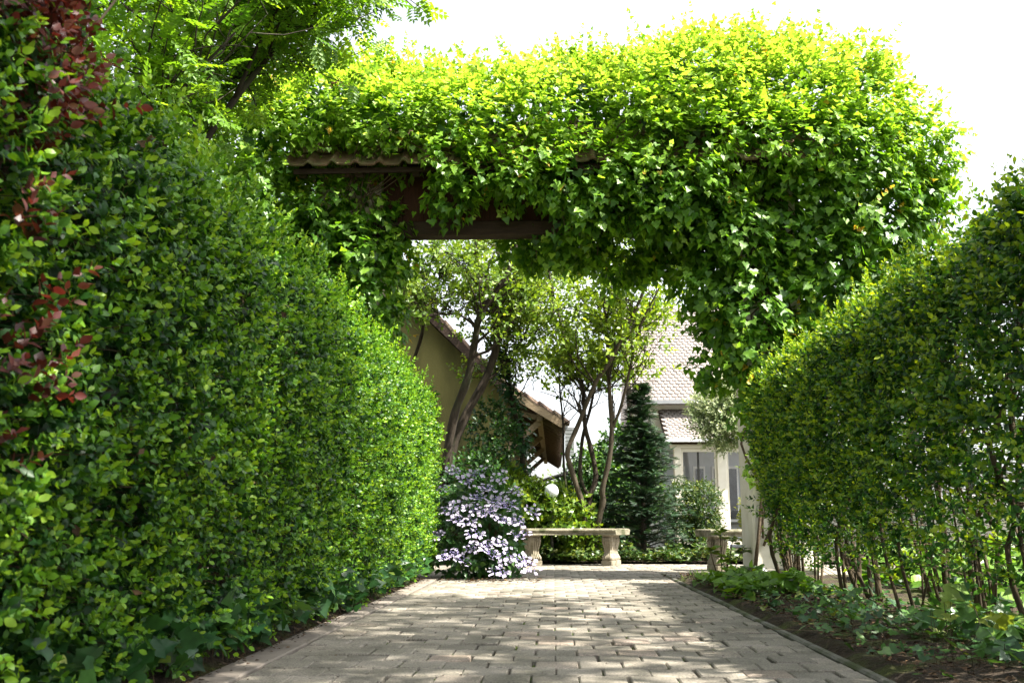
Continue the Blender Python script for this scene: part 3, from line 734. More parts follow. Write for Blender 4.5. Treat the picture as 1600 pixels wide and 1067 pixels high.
# ------------------------------------------------------------------ ivy over the gateway
iv = root('ivy', (2.1, 9.2, 0), 'sunlit mass of bright green ivy over the gateway roof and pillars', 'ivy')
blobs = []
for X in np.arange(-2.95, 1.2, .34):
    tz = 5.02 + .07*math.sin(X*2.1) + .05*math.sin(X*5.3+1)
    if X < -2.2: tz -= (-2.2-X)*.5
    blobs.append((X, 9.42+.08*math.sin(X*3), tz-.44, .44)); blobs.append((X+.1, 9.12+.08*math.sin(X*4), tz-.66-.07*math.sin(X*7), .38+.06*math.sin(X*11)))
for X, Z, r in ((1.2,4.55,.6),(1.6,4.55,.68),(2.05,4.55,.64),(2.45,4.52,.62),(2.85,4.4,.54),(3.05,4.3,.44),(1.3,4.1,.52),(1.8,4.0,.6),(2.3,4.0,.66),(2.8,3.9,.66),(3.2,3.75,.5),(3.42,3.85,.36),(2.9,3.4,.6),(2.4,3.35,.6),(3.2,3.25,.42),(1.9,3.4,.5),(2.6,2.85,.55),(2.2,2.7,.5),(2.95,2.75,.45),(2.3,2.2,.42),(2.6,2.3,.42)):
    blobs.append((X, 9.35+.1*math.sin(X*4), Z, r))
for X, Y, Z, r in ((1.75,9.1,3.1,.42),(1.55,9.15,2.75,.36),(1.85,9.1,2.45,.42),(1.9,9.1,2.05,.34),(1.5,9.2,3.2,.32),(1.2,9.2,3.3,.22),(1.62,9.2,2.2,.24),(1.48,9.25,1.98,.17),(2.0,9.1,1.72,.24),(1.85,9.15,1.55,.16)): blobs.append((X,Y,Z,r))
for X, Y, Z, r in ((-1.85,9.15,3.0,.34),(-2.15,9.15,2.75,.36),(-1.75,9.15,2.55,.28),(-2.0,9.15,2.3,.34),(-2.3,9.1,3.25,.26),(-1.5,9.25,3.05,.16),(-2.45,9.1,2.7,.3),(-1.6,9.3,2.35,.2),(-2.3,9.15,2.0,.3),(-1.75,9.2,1.95,.26)): blobs.append((X,Y,Z,r))
# curtains hanging over the eave and under the lintel
for X, Z, r in ((-1.05,3.95,.24),(-.85,3.75,.22),(-.95,3.5,.16),(-.55,3.8,.22),(-.3,3.65,.2),(-.1,3.85,.24),(.15,3.6,.24),(.35,3.8,.28),(.4,3.35,.24),(.65,3.65,.3),(.7,3.4,.24),(.95,3.6,.34),(1.0,3.35,.26),(1.3,3.5,.36)): blobs.append((X,8.9,Z,r))
for X in np.arange(-.35, 1.5, .16): blobs.append((X+rng.normal(0,.03), 9.5+rng.normal(0,.12), 3.16-.06*rng.random()-(.14 if X > .5 else 0), .11+.05*rng.random()))
for X in np.arange(-2.7, 3.1, .42): blobs.append((X, 9.85+.1*math.sin(X*5), (4.45 if X < 1 else 4.6)+.12*math.sin(X*3.3), .5))
for X, Y, Z, r in ((1.0,8.92,4.05,.34),(1.4,8.9,4.0,.36),(1.85,8.9,4.02,.38),(2.3,8.92,4.0,.38),(2.7,8.95,3.95,.36),(3.0,9.2,4.8,.26),(1.9,9.3,4.98,.3),(2.35,9.4,5.05,.22),(1.45,9.4,4.98,.3),(3.55,9.2,4.15,.26),(3.66,9.2,3.9,.2),(3.5,9.2,3.5,.26),(-1.3,8.95,4.3,.3),(-1.75,8.98,4.35,.3),(-2.3,9.0,4.3,.34),(-2.75,9.0,4.1,.34),(-2.85,9.1,3.6,.4),(-2.7,9.15,3.1,.36),(-1.85,9.12,3.45,.2),(-2.15,9.1,3.5,.2),(-1.6,9.15,3.3,.14)): blobs.append((X,Y,Z,r))
for _ in range(46):                                           # tufts that break up the outline
    b = blobs[rng.integers(len(blobs))]
    if b[2] < 3.2 or b[3] < .3: continue
    d = norm(np.array([rng.normal(0,.8)+(.5 if b[0] > 2 else 0), rng.normal(-.2,.4), rng.uniform(-.1,1)])); q = np.array(b[:3]) + d*b[3]*rng.uniform(.95,1.15)
    if q[1] > 9.0 or q[2] > 4.2: blobs.append((*q, rng.uniform(.10,.20)))
B = np.array(blobs)
L = Leaves(); LS = []
for (X, Y, Z, r) in B:
    n = int(1700*r*r) + 20
    d = rdir(n); P3 = np.array([X,Y,Z]) + d*r*(1+.26*wob(d*3+np.array([X,Y,Z])*2, 1, X))[:,None]*rng.uniform(.6,1.02,(n,1))
    dist = np.linalg.norm(P3[:,None]-B[None,:,:3], axis=2) - B[None,:,3]*.72
    k = (dist.min(1) > -.03) & (wob(P3, 4.2, 2.) + .6*wob(P3, 9., 5.) > np.where(P3[:,2] < 4.1, -.18, -.36) + .3*(rng.random(n)-.5))
    P3, d = P3[k], d[k]
    # keep out of the pillars and clear of the bare eave at the left
    k = ~((P3[:,0] < -1.1) & (P3[:,0] > -2.5) & (P3[:,2] > 3.42) & (P3[:,2] < 3.98) & (P3[:,1] < 9.0) & (rng.random(len(P3)) < .88))
    k &= P3[:,1] < 9.85
    LS.append((P3[k], d[k]))
P3 = np.concatenate([a for a, b in LS]); D3 = np.concatenate([b for a, b in LS])
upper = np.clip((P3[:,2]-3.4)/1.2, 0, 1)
dirs = D3*.8 + np.array([0,-.15,0]) + rng.normal(0,.35,P3.shape) + UP*(upper*.7-.35)[:,None]
N = len(P3); dirs = norm(dirs)
for kk in range(6):                                           # ivy leaves: faces to the light, tips hanging
    f = kk/5; node = P3 + dirs*(.15*f) + rng.normal(0,.03,(N,3))
    u1 = upper[:,None]; tip = D3*(.5+.5*u1) + rng.normal(0,.38,(N,3)) + UP*(-.85+.75*u1)
    nr = D3*(.6-.35*u1) + UP*(.45+.55*u1) + S*.35 + rng.normal(0,.27,(N,3))
    rr = .27 + .42*upper + .16*f + rng.normal(0,.1,N)  # leaf tone lightens with height, painting sun on the upper ivy
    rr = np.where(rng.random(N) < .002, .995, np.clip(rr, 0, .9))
    L.add(node, tip, nr, rng.uniform(.050,.092,N)*(1-.34*upper), rr)
# sprays standing out all round
sel = rng.choice(N, 950); sprays(L, P3[sel], D3[sel] + UP*.25 + rng.normal(0,.35,(950,3)), .30, 6, .055, ang=60, base_r=.6, tip_r=.3)
# upright flowering shoots along the top
ns = 420; X = rng.uniform(-2.8,3.4,ns); top = np.array([max([b[2]+math.sqrt(max(b[3]**2-(b[0]-x)**2, 0)) for b in B if abs(b[0]-x) < b[3]] or [4.6]) for x in X])
P8 = np.stack([X, 9.35+rng.normal(0,.22,ns), top-.1-.1*rng.random(ns)], 1)
sprays(L, P8, UP + rng.normal(0,.38,(ns,3)), .24, 5, .05, ang=55, base_r=.78, tip_r=.15)
# long hanging trails below the lintel and along the curtain edge
tr = []
for _ in range(58):
    x0 = rng.choice([rng.uniform(-.6,1.6), rng.uniform(1.0,1.75), rng.uniform(-2.2,-1.5), rng.uniform(.2,1.5)]); y0 = rng.choice([8.9, 9.15, 9.6]) + rng.normal(0,.05)
    z0 = 3.55 if x0 > -1.2 else 3.1; ln = rng.uniform(.28,.58) + (.4*max(0, x0-1.1))
    m = int(ln/.05); z = z0 - np.linspace(0, ln, m); xs = x0 + np.cumsum(rng.normal(0,.008,m)); ys = y0 + np.cumsum(rng.normal(0,.006,m))
    tr.append(np.stack([xs,ys,z],1)); n_ = m
    P9 = np.repeat(tr[-1], 2, 0) + rng.normal(0,.035,(2*n_,3))
    L.add(P9, np.array([0,-.1,-1.0]) + rng.normal(0,.4,(2*n_,3)), np.array([.1,-.8,.5]) + rng.normal(0,.4,(2*n_,3)), rng.uniform(.05,.085,2*n_), np.clip(rng.normal(.3,.14,2*n_),0,.9))
# lone runner down the white pillar
P9 = np.stack([1.83+rng.normal(0,.05,36), np.full(36,9.12)+rng.normal(0,.02,36), np.linspace(1.6,.85,36)], 1)
L.add(P9, np.array([0,-.1,-1.0]) + rng.normal(0,.5,(36,3)), np.array([-.3,-.8,.5]) + rng.normal(0,.3,(36,3)), rng.uniform(.06,.1,36), np.clip(rng.normal(.6,.16,36),0,.9))
bi = rng.choice(len(B), 6500, p=(B[:,3]**3)/(B[:,3]**3).sum()); Pi = B[bi,:3] + rdir(6500)*(B[bi,3]*.8*rng.random(6500)**.5)[:,None]
Pi = Pi[~((np.abs(Pi[:,0]) < 2.5) & (Pi[:,2] < 3.75) & (Pi[:,1] < 9.1) & (Pi[:,0] < -1.1))]
Pi = Pi[Pi[:,1] < 9.75]; L.add(Pi, rdir(len(Pi))-UP*.3, rdir(len(Pi))+UP*.5, rng.uniform(.08,.12,len(Pi)), rng.uniform(0,.4,len(Pi)))
L.build(iv, M['ivy'], IVY, IVY_FINE, single=300, cell=18)
for t in tr: MB().tube(t, .0035, 4).build('trail', M['vine'], iv)
for _ in range(34):                                           # woody vines under the leaves
    sd_ = rng.choice([-1, 1], p=[.4,.6]); bx = -1.95 if sd_ < 0 else 2.05
    p = [(bx+rng.normal(0,.15),9.19,rng.uniform(0,1))] + [(bx+rng.normal(0,.15),9.185+rng.normal(0,.012),zz) for zz in np.arange(1.2,3.5,.3)] + [(bx-sd_*rng.uniform(-.1,.5),9.05,3.72)]
    x = p[-1][0]
    for j in range(4): x -= sd_*rng.uniform(.1,.5); p.append((x, 9.0+.12*j+rng.normal(0,.1), 4.0+.12*j+rng.normal(0,.08)))
    pts = smooth_line(p, 4); MB().tube(pts, np.linspace(rng.uniform(.006,.016),.003,len(pts)), 6).build('vine_stem', M['vine'], iv, smooth=True)
for _ in range(16):
    x = rng.uniform(-1.7,.9); p = [(x,8.85,3.95)]
    for j in range(5): p.append((p[-1][0]+rng.normal(.07,.08), 8.86+rng.normal(0,.04), p[-1][2]+rng.normal(.02,.09)))
    MB().tube(smooth_line(p,4), .005, 5).build('vine_stem', M['vine'], iv, smooth=True)

# ------------------------------------------------------------------ trees
def grow(stems, n1, l1, n2, l2, frac=.45, upb=.35, flat=1.0, keep=None, outward=None):
    """side branches and sub-branches off the given stems; returns tube list and tip sprays"""
    tubes = []; org = []; dr = []
    def branch(p, d, ln, m=5, droop=.0):
        pts = [p]; d = norm(d)
        for i in range(m):
            d = norm(d + rng.normal(0,.22,3) + UP*(.08-droop*i/m)); pts.append(pts[-1] + d*ln/m)
        return np.array(pts)
    for pts, r0, r1 in stems:
        m = len(pts); cnt = n1
        for _ in range(cnt):
            i = int(rng.uniform(frac, .99)*(m-1)); p = pts[i]; tg = norm(pts[min(i+1,m-1)]-pts[max(i-1,0)])
            h = rdir(1)[0]*np.array([1,1,.35*flat]); d = tg*.35 + h + UP*upb
            b = branch(p, d, l1*rng.uniform(.6,1.2)); rb = (r0+(r1-r0)*i/m)*.5
            if keep is not None and not keep(b[-1]): continue
            tubes.append((b, max(rb,.006), .003))
            for _ in range(n2):
                j = rng.integers(1, len(b)); d2 = norm(b[j]-b[j-1])*.6 + rdir(1)[0]*np.array([1,1,.5*flat]) + UP*.15
                c = branch(b[j], d2, l2*rng.uniform(.5,1.2), 4); tubes.append((c, .005, .002))
                for q in range(1, len(c)): org.append(c[q]); dr.append(c[q]-c[q-1])
            for q in range(2, len(b)): org.append(b[q]); dr.append(b[q]-b[q-1])
    return tubes, np.array(org), np.array(dr)

def build_branches(tubes, mat, parent):
    mb = MB()
    for p, r0, r1 in tubes: mb.tube(p, np.linspace(r0, r1, len(p)), 5, cap=False)
    return mb.build('branches', mat, parent, smooth=True, kind='stuff')

def crown(parent, org, dr, per, leaf, mat, tmpl, length=.14, nodes=3, base_r=.4, spread=.06, keep=None, lift=.7):
    L = Leaves(); o = np.repeat(org, per, 0) + rng.normal(0, spread, (len(org)*per, 3)); d = np.repeat(norm(dr), per, 0) + rng.normal(0,.5,(len(org)*per,3))
    sprays(L, o, d, length, nodes, leaf, ang=60, lift=lift, base_r=base_r, tip_r=.25)
    return L.build(parent, mat, tmpl, name='crown', keep=keep)

def stem_obj(pts, r0, r1, mat, parent, name='trunk', sides=9):
    p = smooth_line(pts, 4); rr = np.linspace(r0, r1, len(p))*(1+.08*np.sin(np.arange(len(p))*1.7))
    MB().tube(p, rr, sides).build(name, mat, parent, smooth=True); return p

# multi-stemmed tree behind the bench
ct = root('multi_stemmed_tree', (.47, 12.8, 0), 'slender multi-stemmed tree with yellow-green leaves behind the middle bench', 'tree')
CS = [[(.44,12.8,-.05),(.41,12.8,.34),(.385,12.74,.445),(.347,12.69,.729),(.206,12.63,1.19),(.175,12.58,1.379),(.314,12.6,1.711),(.528,12.47,2.213),(.723,12.41,2.497),(.978,12.36,3.001),(1.185,12.3,3.482),(1.4,12.3,4.4),(1.5,12.4,5.2)],
 [(.46,12.82,-.05),(.466,12.8,.34),(.453,12.83,.484),(.45,12.87,.797),(.537,12.9,1.073),(.47,12.93,1.468),(.408,12.97,1.728),(.383,13.0,2.279),(.236,13.03,2.626),(.122,13.07,3.065),(-.028,13.1,3.689),(-.1,13.1,4.5),(-.05,13.1,5.4)],
 [(.5,12.8,-.05),(.522,12.8,.34),(.539,12.78,.445),(.615,12.76,.754),(.608,12.73,.897),(.702,12.71,1.281),(.739,12.69,1.636),(.721,12.67,2.066),(.709,12.64,2.344),(.692,12.62,2.889),(.638,12.6,3.646),(.6,12.6,4.6),(.55,12.6,5.6)],
 [(.739,12.72,1.60),(.743,12.7,1.66),(.862,12.61,1.953),(1.001,12.47,2.53),(1.095,12.34,2.914),(1.333,12.2,3.374)],
 [(.448,12.84,.78),(.341,12.9,1.073),(.374,13.0,1.557),(.483,13.1,1.952),(.595,13.2,2.391),(.83,13.3,2.841),(.977,13.4,3.392)],
 [(.24,13.3,-.05),(.225,13.3,.376),(.187,13.33,.708),(.133,13.36,1.229),(.13,13.39,1.769),(.091,13.41,2.232),(.069,13.44,2.694),(.021,13.47,3.235),(-.117,13.5,3.879)]]
CR = [(.046,.012),(.044,.012),(.048,.012),(.026,.010),(.028,.010),(.020,.009)]
st = [(stem_obj(p, a, b, M['bark_pale'] if i in (0,2,3) else M['bark_tree'], ct), a, b) for i, (p, (a, b)) in enumerate(zip(CS, CR))]
inb = lambda q: q[2] > 2.25 and q[0] < 1.75
tb, og, dr = grow(st, 21, .85, 4, .45, frac=.42, upb=.25, flat=.8, keep=inb)
build_branches(tb, M['bark_tree'], ct)
crown(ct, og, dr, 1, .092, M['maple'], OVAL, nodes=2, spread=.05, keep=lambda p: (p[:,2] > 2.3+.3*wob(p,2)) & (p[:,2] < 4.7) & (wob(p,3.3,1.) > -.45))

# leaning dark trunks at the left
lt = root('leaning_tree', (-1.4, 12.3, 0), 'dark tree with two thick leaning trunks before the ochre barn wall', 'tree')
TS = [[(-1.42,12.3,-.05),(-1.40,12.3,.3),(-1.374,12.3,.615),(-1.358,12.26,.924),(-1.326,12.23,1.179),(-1.219,12.19,1.795),(-1.053,12.15,2.25),(-.958,12.11,2.749),(-.909,12.07,3.0),(-.701,12.04,3.315),(-.501,12.0,3.672),(-.35,12.0,4.5),(-.3,12.0,5.4)],
 [(-1.36,12.42,-.05),(-1.36,12.4,.3),(-1.354,12.4,.616),(-1.329,12.43,.929),(-1.288,12.45,1.318),(-1.102,12.47,1.825),(-.871,12.5,2.258),(-.719,12.53,2.732),(-.755,12.55,3.088),(-.816,12.57,3.484),(-.987,12.6,3.922),(-1.1,12.6,4.7),(-1.15,12.6,5.6)],
 [(-.93,12.11,2.84),(-1.027,12.15,2.95),(-1.188,12.15,3.05),(-1.391,12.2,3.06),(-1.6,12.2,3.12)]]
st = [(stem_obj(p, a, b, M['bark_tree'], lt), a, b) for p, (a, b) in zip(TS, [(.074,.022),(.080,.024),(.02,.008)])]
tb, og, dr = grow(st, 20, .9, 4, .45, frac=.5, upb=.3, keep=lambda q: q[2] > 2.7)
build_branches(tb, M['bark_tree'], lt)
crown(lt, og, dr, 1, .085, M['grey_tree'], OVAL, nodes=2, spread=.05, keep=lambda p: (p[:,2] > 2.6+.25*wob(p,2)) & (p[:,2] < 4.7) & (wob(p,3.3,2.) > -.5))
t3 = root('ivy_clad_tree', (-.39, 13.0, 0), 'thin dark tree beside the lean-to roof with ivy on its stem', 'tree')
st = [(stem_obj(p, a, b, M['bark_tree'], t3), a, b) for p, (a, b) in zip(
 [[(-.39,13,-.05),(-.394,13.0,.622),(-.41,13.0,1.137),(-.417,13.0,1.568),(-.551,13.0,2.055),(-.593,13.0,2.455),(-.704,13.0,2.73),(-.799,13.0,3.147),(-.818,13.0,3.673)],
  [(-.585,13.0,2.40),(-.593,12.98,2.47),(-.495,12.87,2.689),(-.348,12.73,2.919),(-.211,12.6,3.314)]], [(.04,.012),(.02,.008)])]
tb, og, dr = grow(st, 26, .75, 4, .4, frac=.5, upb=.3, keep=lambda q: q[2] > 2.3)
build_branches(tb, M['bark_tree'], t3)
crown(t3, og, dr, 1, .08, M['grey_tree'], OVAL, nodes=2, spread=.05, keep=lambda p: p[:,2] > 2.3+.2*wob(p,2))
L = Leaves(); n = 900; z = rng.uniform(.8,2.9,n); d = rdir(n); base = np.stack([np.interp(z,[.6,1.57,2.05,2.73],[-.394,-.417,-.55,-.70]), np.full(n,13.0), z], 1)
L.add(base + d*np.array([1,1,.3])*(.08+.14*rng.random((n,1))), d+np.array([0,0,-.8]), d+UP*.4, rng.uniform(.05,.08,n), rng.uniform(0,.4,n)); L.build(t3, M['groundivy'], IVY, name='climbing_ivy')
t4 = root('slim_tree', (-2.05, 12.95, 0), 'slim dark trunk standing alone before the barn gable', 'tree')
st = [(stem_obj([(-2.1,12.95,-.05),(-2.05,12.93,1.0),(-1.962,12.9,1.941),(-1.87,12.84,2.422),(-1.726,12.78,2.879),(-1.68,12.72,3.089),(-1.534,12.66,3.425),(-1.448,12.6,3.754)], .036, .012, M['bark_tree'], t4), .036, .012)]
tb, og, dr = grow(st, 26, .6, 4, .4, frac=.68, upb=.3, keep=lambda q: q[2] > 2.7)
build_branches(tb, M['bark_tree'], t4); crown(t4, og, dr, 1, .08, M['grey_tree'], OVAL, nodes=2, spread=.05)

# rowan hanging over the left hedge (feathered leaves)
rw = root('rowan_tree', (-3.1, 6.6, 0), 'rowan tree with feathered leaves hanging over the left hedge', 'tree')
RT = [[(-3.1,6.6,-.05),(-3.05,6.6,1.2),(-2.95,6.65,2.4),(-2.85,6.8,3.4),(-2.7,7.0,4.6)], [(-3.0,6.62,1.9),(-2.7,6.6,2.7),(-2.3,6.7,3.5),(-1.9,6.9,4.2),(-1.5,7.0,4.75)], [(-2.98,6.64,2.2),(-3.1,6.3,3.0),(-3.0,5.8,3.7),(-2.7,5.4,4.3)], [(-2.75,6.6,2.6),(-2.5,6.9,3.6),(-2.1,7.2,4.2),(-1.6,7.4,4.5)], [(-2.3,6.7,3.5),(-2.0,6.5,4.0),(-1.7,6.4,4.4)], [(-3.0,6.6,2.0),(-2.8,6.0,2.5),(-2.3,5.6,3.0),(-1.9,5.5,3.4)]]
st = [(stem_obj(p, a, b, M['bark_tree'], rw), a, b) for p, (a, b) in zip(RT, [(.07,.02),(.04,.006),(.04,.012),(.022,.006),(.016,.005),(.03,.006)])]
def rowan_ok(p):
    g = np.sin(p[:,0]*9+p[:,1]*7)*.03
    return ((p[:,0] < (-.305+g)*p[:,1]) | ((p[:,2] > .5+(.47+g)*p[:,1]) & (p[:,0] < (-.15+2*g)*p[:,1]))) & (p[:,2] > 2.05 + .5*np.clip(-2.0-p[:,0], -1, .6)*-1)  & ~((p[:,0] > -2.0) & (p[:,2] < 3.6))
tb, og, dr = grow(st, 20, .85, 4, .5, frac=.4, upb=.1, flat=.9, keep=lambda q: bool(rowan_ok(np.array([q]))[0]))
build_branches(tb, M['bark_tree'], rw)
og, dr = og[::2], dr[::2]; L = Leaves(); n = len(og); per = 3
o = np.repeat(og, per, 0) + rng.normal(0,.06,(n*per,3)); d = np.repeat(norm(dr), per, 0)*.6 + rng.normal(0,.6,(n*per,3))
L.add(o, d + np.array([.25,0,-.35]), rng.normal(0,.35,(n*per,3)) + UP + np.array([.2,-.3,0]), rng.uniform(.14,.22,n*per), np.clip(rng.normal(.5,.2,n*per),0,.99))
L.build(rw, M['rowan'], PINNATE, PINNATE, single=120, name='crown', keep=rowan_ok, cell=30)
for (x, y, z) in ((-1.95,7.2,4.15),(-1.55,7.0,4.35),(-2.3,6.9,4.4),(-1.75,7.6,4.05)):
    mb = MB()
    for _ in range(34):
        c = np.array([x,y,z]) + rng.normal(0,.035,3)*np.array([1,1,.6])
        mb.add([c+np.array(q)*.007 for q in ((1,0,0),(-1,0,0),(0,1,0),(0,-1,0),(0,0,1),(0,0,-1))], [(0,2,4),(2,1,4),(1,3,4),(3,0,4),(2,0,5),(1,2,5),(3,1,5),(0,3,5)])
    mb.build('berry_cluster', M['rowan_berry'], rw, smooth=True, kind='stuff')

def blob_tree(name, loc, label, cat, ells, leaf, n, mat, tmpl, trunk=None, bark='bark_tree', base_r=.4, length=.16, nodes=3, shell=.45, clump=None, keep=None, cname='crown', lift=.6, amp=.18):
    r = root(name, loc, label, cat); loc = np.array(loc, float)
    if trunk:
        for p, a, b in trunk: stem_obj(np.array(p, float), a, b, M[bark], r)
    L = Leaves(); vol = np.array([e[3]*e[4]*e[5] for e in ells])**(2/3); vol = vol/vol.sum()
    for e, fr in zip(ells, vol):
        m = int(n*fr); d = rdir(m); c = np.array(e[:3]); rad = np.array(e[3:])
        rr = (1 - shell*rng.random((m,1))**1.6)*(1 + amp*wob(d*2.6, 1, e[0])[:,None] + amp*.6*wob(d*6, 1, e[1])[:,None])
        p = c + d*rad*rr
        if clump is not None:
            k = wob(p, clump, e[2]) > -.12 + .5*(rng.random(m)-.5); p, d = p[k], d[k]
        sprays(L, p, d*.7 + UP*.35 + rng.normal(0,.4,p.shape), length, nodes, leaf, lift=lift, base_r=base_r)
    L.build(r, mat, tmpl, name=cname, keep=keep)
    return r

blob_tree('evergreen_tree', (-5.0,12,0), 'dark broad-leaved tree behind the left end of the gateway', 'tree',
  [(-5.0,12,3.6,2.2,1.5,2.9),(-3.6,11.8,4.9,1.5,1.3,1.5),(-5.4,10.6,4.6,1.6,1.2,2.4),(-3.2,11.6,3.0,1.0,1.0,1.4)], .10, 2900, M['dark_tree'], OVAL,
  trunk=[([(-5.0,12,-.05),(-5.0,12,2.0),(-4.8,12,4.0),(-4.5,12,5.5)],.16,.05),([(-4.95,12,1.6),(-4.2,11.9,3.2),(-3.6,11.8,4.6)],.07,.02)], length=.22)

blob_tree('barn_shade_tree', (1.35,16.6,0), 'leafy tree added behind the multi-stemmed tree to shade the barn wall', 'tree',  # extra tree, put in so its crown shades the barn gable
  [(.2,16.7,5.9,1.3,1.1,1.2),(-.9,17.0,6.1,1.1,1.0,1.1),(1.2,16.6,5.6,1.0,1.0,1.0),(-.2,16.9,5.2,.9,.9,.7),(.6,17.6,6.5,1.2,1.0,1.0),(-.3,18.4,5.6,1.2,1.0,1.0)], .085, 2400, M['grey_tree'], OVAL,
  trunk=[([(1.35,16.6,-.05),(1.3,16.6,2.0),(1.1,16.7,4.0),(.5,16.8,5.6)],.06,.03),([(1.2,16.65,3.2),(.3,16.9,4.6),(-.5,17.0,5.6)],.03,.012)], length=.2, shell=.8)

# ------------------------------------------------------------------ planting round the courtyard
def conifer(loc, h, w, label):
    r = root('conifer', loc, label, 'conifer'); x, y, z0 = loc
    stem_obj([(x,y,-.05),(x+.01,y,h*.4),(x,y,h*.75),(x-.01,y,h-.05)], .04, .008, M['bark_tree'], r)
    L = Leaves(); tubes = []
    for i in range(640):
        f = rng.random()**.85; z = .12 + (h-.2)*f; ln = w*(1-f)**.85*rng.uniform(.5,1.25) + .06; a = rng.uniform(0, 2*math.pi)
        p0 = np.array([x,y,z]); d = np.array([math.cos(a),math.sin(a),rng.uniform(.1,.75)])
        q = np.linspace(0,1,6); pts = p0 + d*ln*q[:,None] - UP*(.28*ln*(q**2))[:,None]
        tubes.append((pts,.005,.002)); m = int(5+18*ln)
        t = rng.uniform(.05,1,m); P = p0 + d*ln*t[:,None] - UP*(.28*ln*t**2)[:,None]
        sd_ = rng.choice([-1,1],m)[:,None]*np.array([-math.sin(a),math.cos(a),0])
        L.add(P, d*.8 + sd_*rng.uniform(.1,.9,(m,1)) + UP*(.1-.5*t)[:,None] + rng.normal(0,.2,(m,3)), UP + rng.normal(0,.35,(m,3)), rng.uniform(.08,.14,m), np.clip(rng.normal(.35,.2,m)+.3*(t-.5),0,.99))
    build_branches(tubes, M['bark_tree'], r); L.build(r, M['conifer'], FROND, name='crown')
    return r
conifer((1.13,13.0,0), 2.33, .58, 'dark green conifer standing right of the middle bench')

blob_tree('clipped_shrub', (1.85,13.55,0), 'squarish clipped green shrub beside the conifer before the porch', 'shrub',
  [(1.72,13.55,.72,.24,.3,.3),(1.98,13.55,.72,.24,.3,.3),(1.72,13.55,.3,.24,.3,.3),(1.98,13.55,.3,.24,.3,.3)], .043, 1800, M['box'], OVAL, trunk=[([(1.85,13.55,-.03),(1.85,13.55,.6)],.03,.01)], bark='bark', length=.08, nodes=3, amp=.08, cname='foliage')
blob_tree('golden_shrub', (3.2,16,0), 'small pale golden clipped shrub close to the white gate pillar', 'shrub',
  [(3.22,16,.62,.28,.3,.36),(3.22,16,.28,.28,.3,.3)], .045, 1500, M['golden'], OVAL, trunk=[([(3.2,16,-.03),(3.2,16,.6)],.03,.01)], bark='bark', length=.08, amp=.06, cname='foliage')
wt = blob_tree('variegated_willow', (3.05,15.2,0), 'round-headed willow with whitish leaves before the house', 'tree',
  [(2.55,15.2,2.12,.44,.42,.42),(2.8,15.2,2.3,.4,.4,.38),(2.62,15.1,1.92,.4,.38,.34)], .06, 1700, M['willow'], OVAL,
  trunk=[([(3.05,15.2,-.05),(3.02,15.2,.8),(2.95,15.2,1.4),(2.75,15.2,2.1)],.035,.012)], length=.2, nodes=4, shell=.7, amp=.25)
blob_tree('laurel_shrub', (-.2,12.7,0), 'yellow-green leafy shrub around the globe lamp', 'shrub',
  [(-.35,12.75,.62,.36,.3,.34),(.05,12.7,.52,.3,.28,.34),(-.62,12.9,.85,.3,.3,.3),(.25,12.75,.34,.25,.2,.25)], .10, 900, M['laurel'], OVAL,
  trunk=[([(-.2,12.75,-.03),(-.22,12.75,.5)],.02,.008)], length=.13, nodes=3, cname='foliage', amp=.2)
blob_tree('dark_shrub', (-.9,12.2,0), 'dark shrub between the leaning trunks and the hydrangea', 'shrub',
  [(-.95,12.4,.7,.4,.35,.6),(-.65,12.9,.6,.3,.3,.45),(-1.3,12.1,.6,.35,.3,.5),(-.82,12.75,1.5,.24,.22,.5)], .075, 1500, M['dark_tree'], OVAL, trunk=[([(-.9,12.4,-.03),(-.9,12.4,.9)],.03,.01)], length=.14, cname='foliage', base_r=.25)
blob_tree('broad_leaved_shrub', (.75,13.9,0), 'mid green shrub behind the stems of the middle tree', 'shrub',
  [(.6,14.0,.7,.45,.4,.7),(.35,14.3,.7,.3,.3,.5),(1.0,14.2,1.0,.4,.4,.8)], .095, 1500, M['dark_tree'], OVAL, trunk=[([(.75,13.9,-.03),(.7,13.9,1.0)],.03,.01)], length=.16, cname='foliage', base_r=.55)
blob_tree('sunny_shrub', (.0,16.8,0), 'bright sunlit shrub below the end of the lean-to roof', 'shrub',
  [(.05,16.6,.6,.7,.4,.55),(.75,16.9,.9,.5,.4,.8),(-.4,16.7,.5,.4,.3,.5)], .075, 1800, M['bright_under'], OVAL, trunk=[([(.05,16.8,-.03),(.05,16.8,.7)],.03,.01)], length=.14, cname='foliage', base_r=.55)

# ground cover behind the bench
def ground_leaves(name, label, cat, n, fx, fy, h, leaf, mat, tmpl, near=None, single=0, base=.5, keep=None, kind=None, up=.9):
    r = root(name, (float(np.mean(fx)), float(np.mean(fy)), 0), label, cat)
    P = np.stack([rng.uniform(*fx,n), rng.uniform(*fy,n), np.zeros(n)], 1)
    d = np.clip(.55+.75*wob(P,3.2,fx[0]),.08,1.2); P[:,2] = .03 + h*d*rng.random(n)**.6
    L = Leaves(); a = rng.normal(0,1,(n,3))*np.array([1,1,.3])
    L.add(P, a + np.array([0,-.2,-.15]), UP*up + rng.normal(0,.4,(n,3)) + np.array([0,-.3,0]), rng.uniform(.6,1.25,n)*leaf, np.clip(base+rng.normal(0,.2,n),0,.97))
    L.build(r, mat, tmpl, near, single, keep=keep, cell=16)
    q = np.nonzero((np.abs(P[:,0]) > 1.2) | (P[:,1] > 9.3))[0]; q = rng.choice(q, min(len(q), 400), replace=False); b = P[q].copy(); b[:,2] = -.02; b[:,:2] += rng.normal(0,.03,(len(q),2))
    twigs_mesh(b, P[q], .0018, 'stalks', M['bark'], r)
    return r
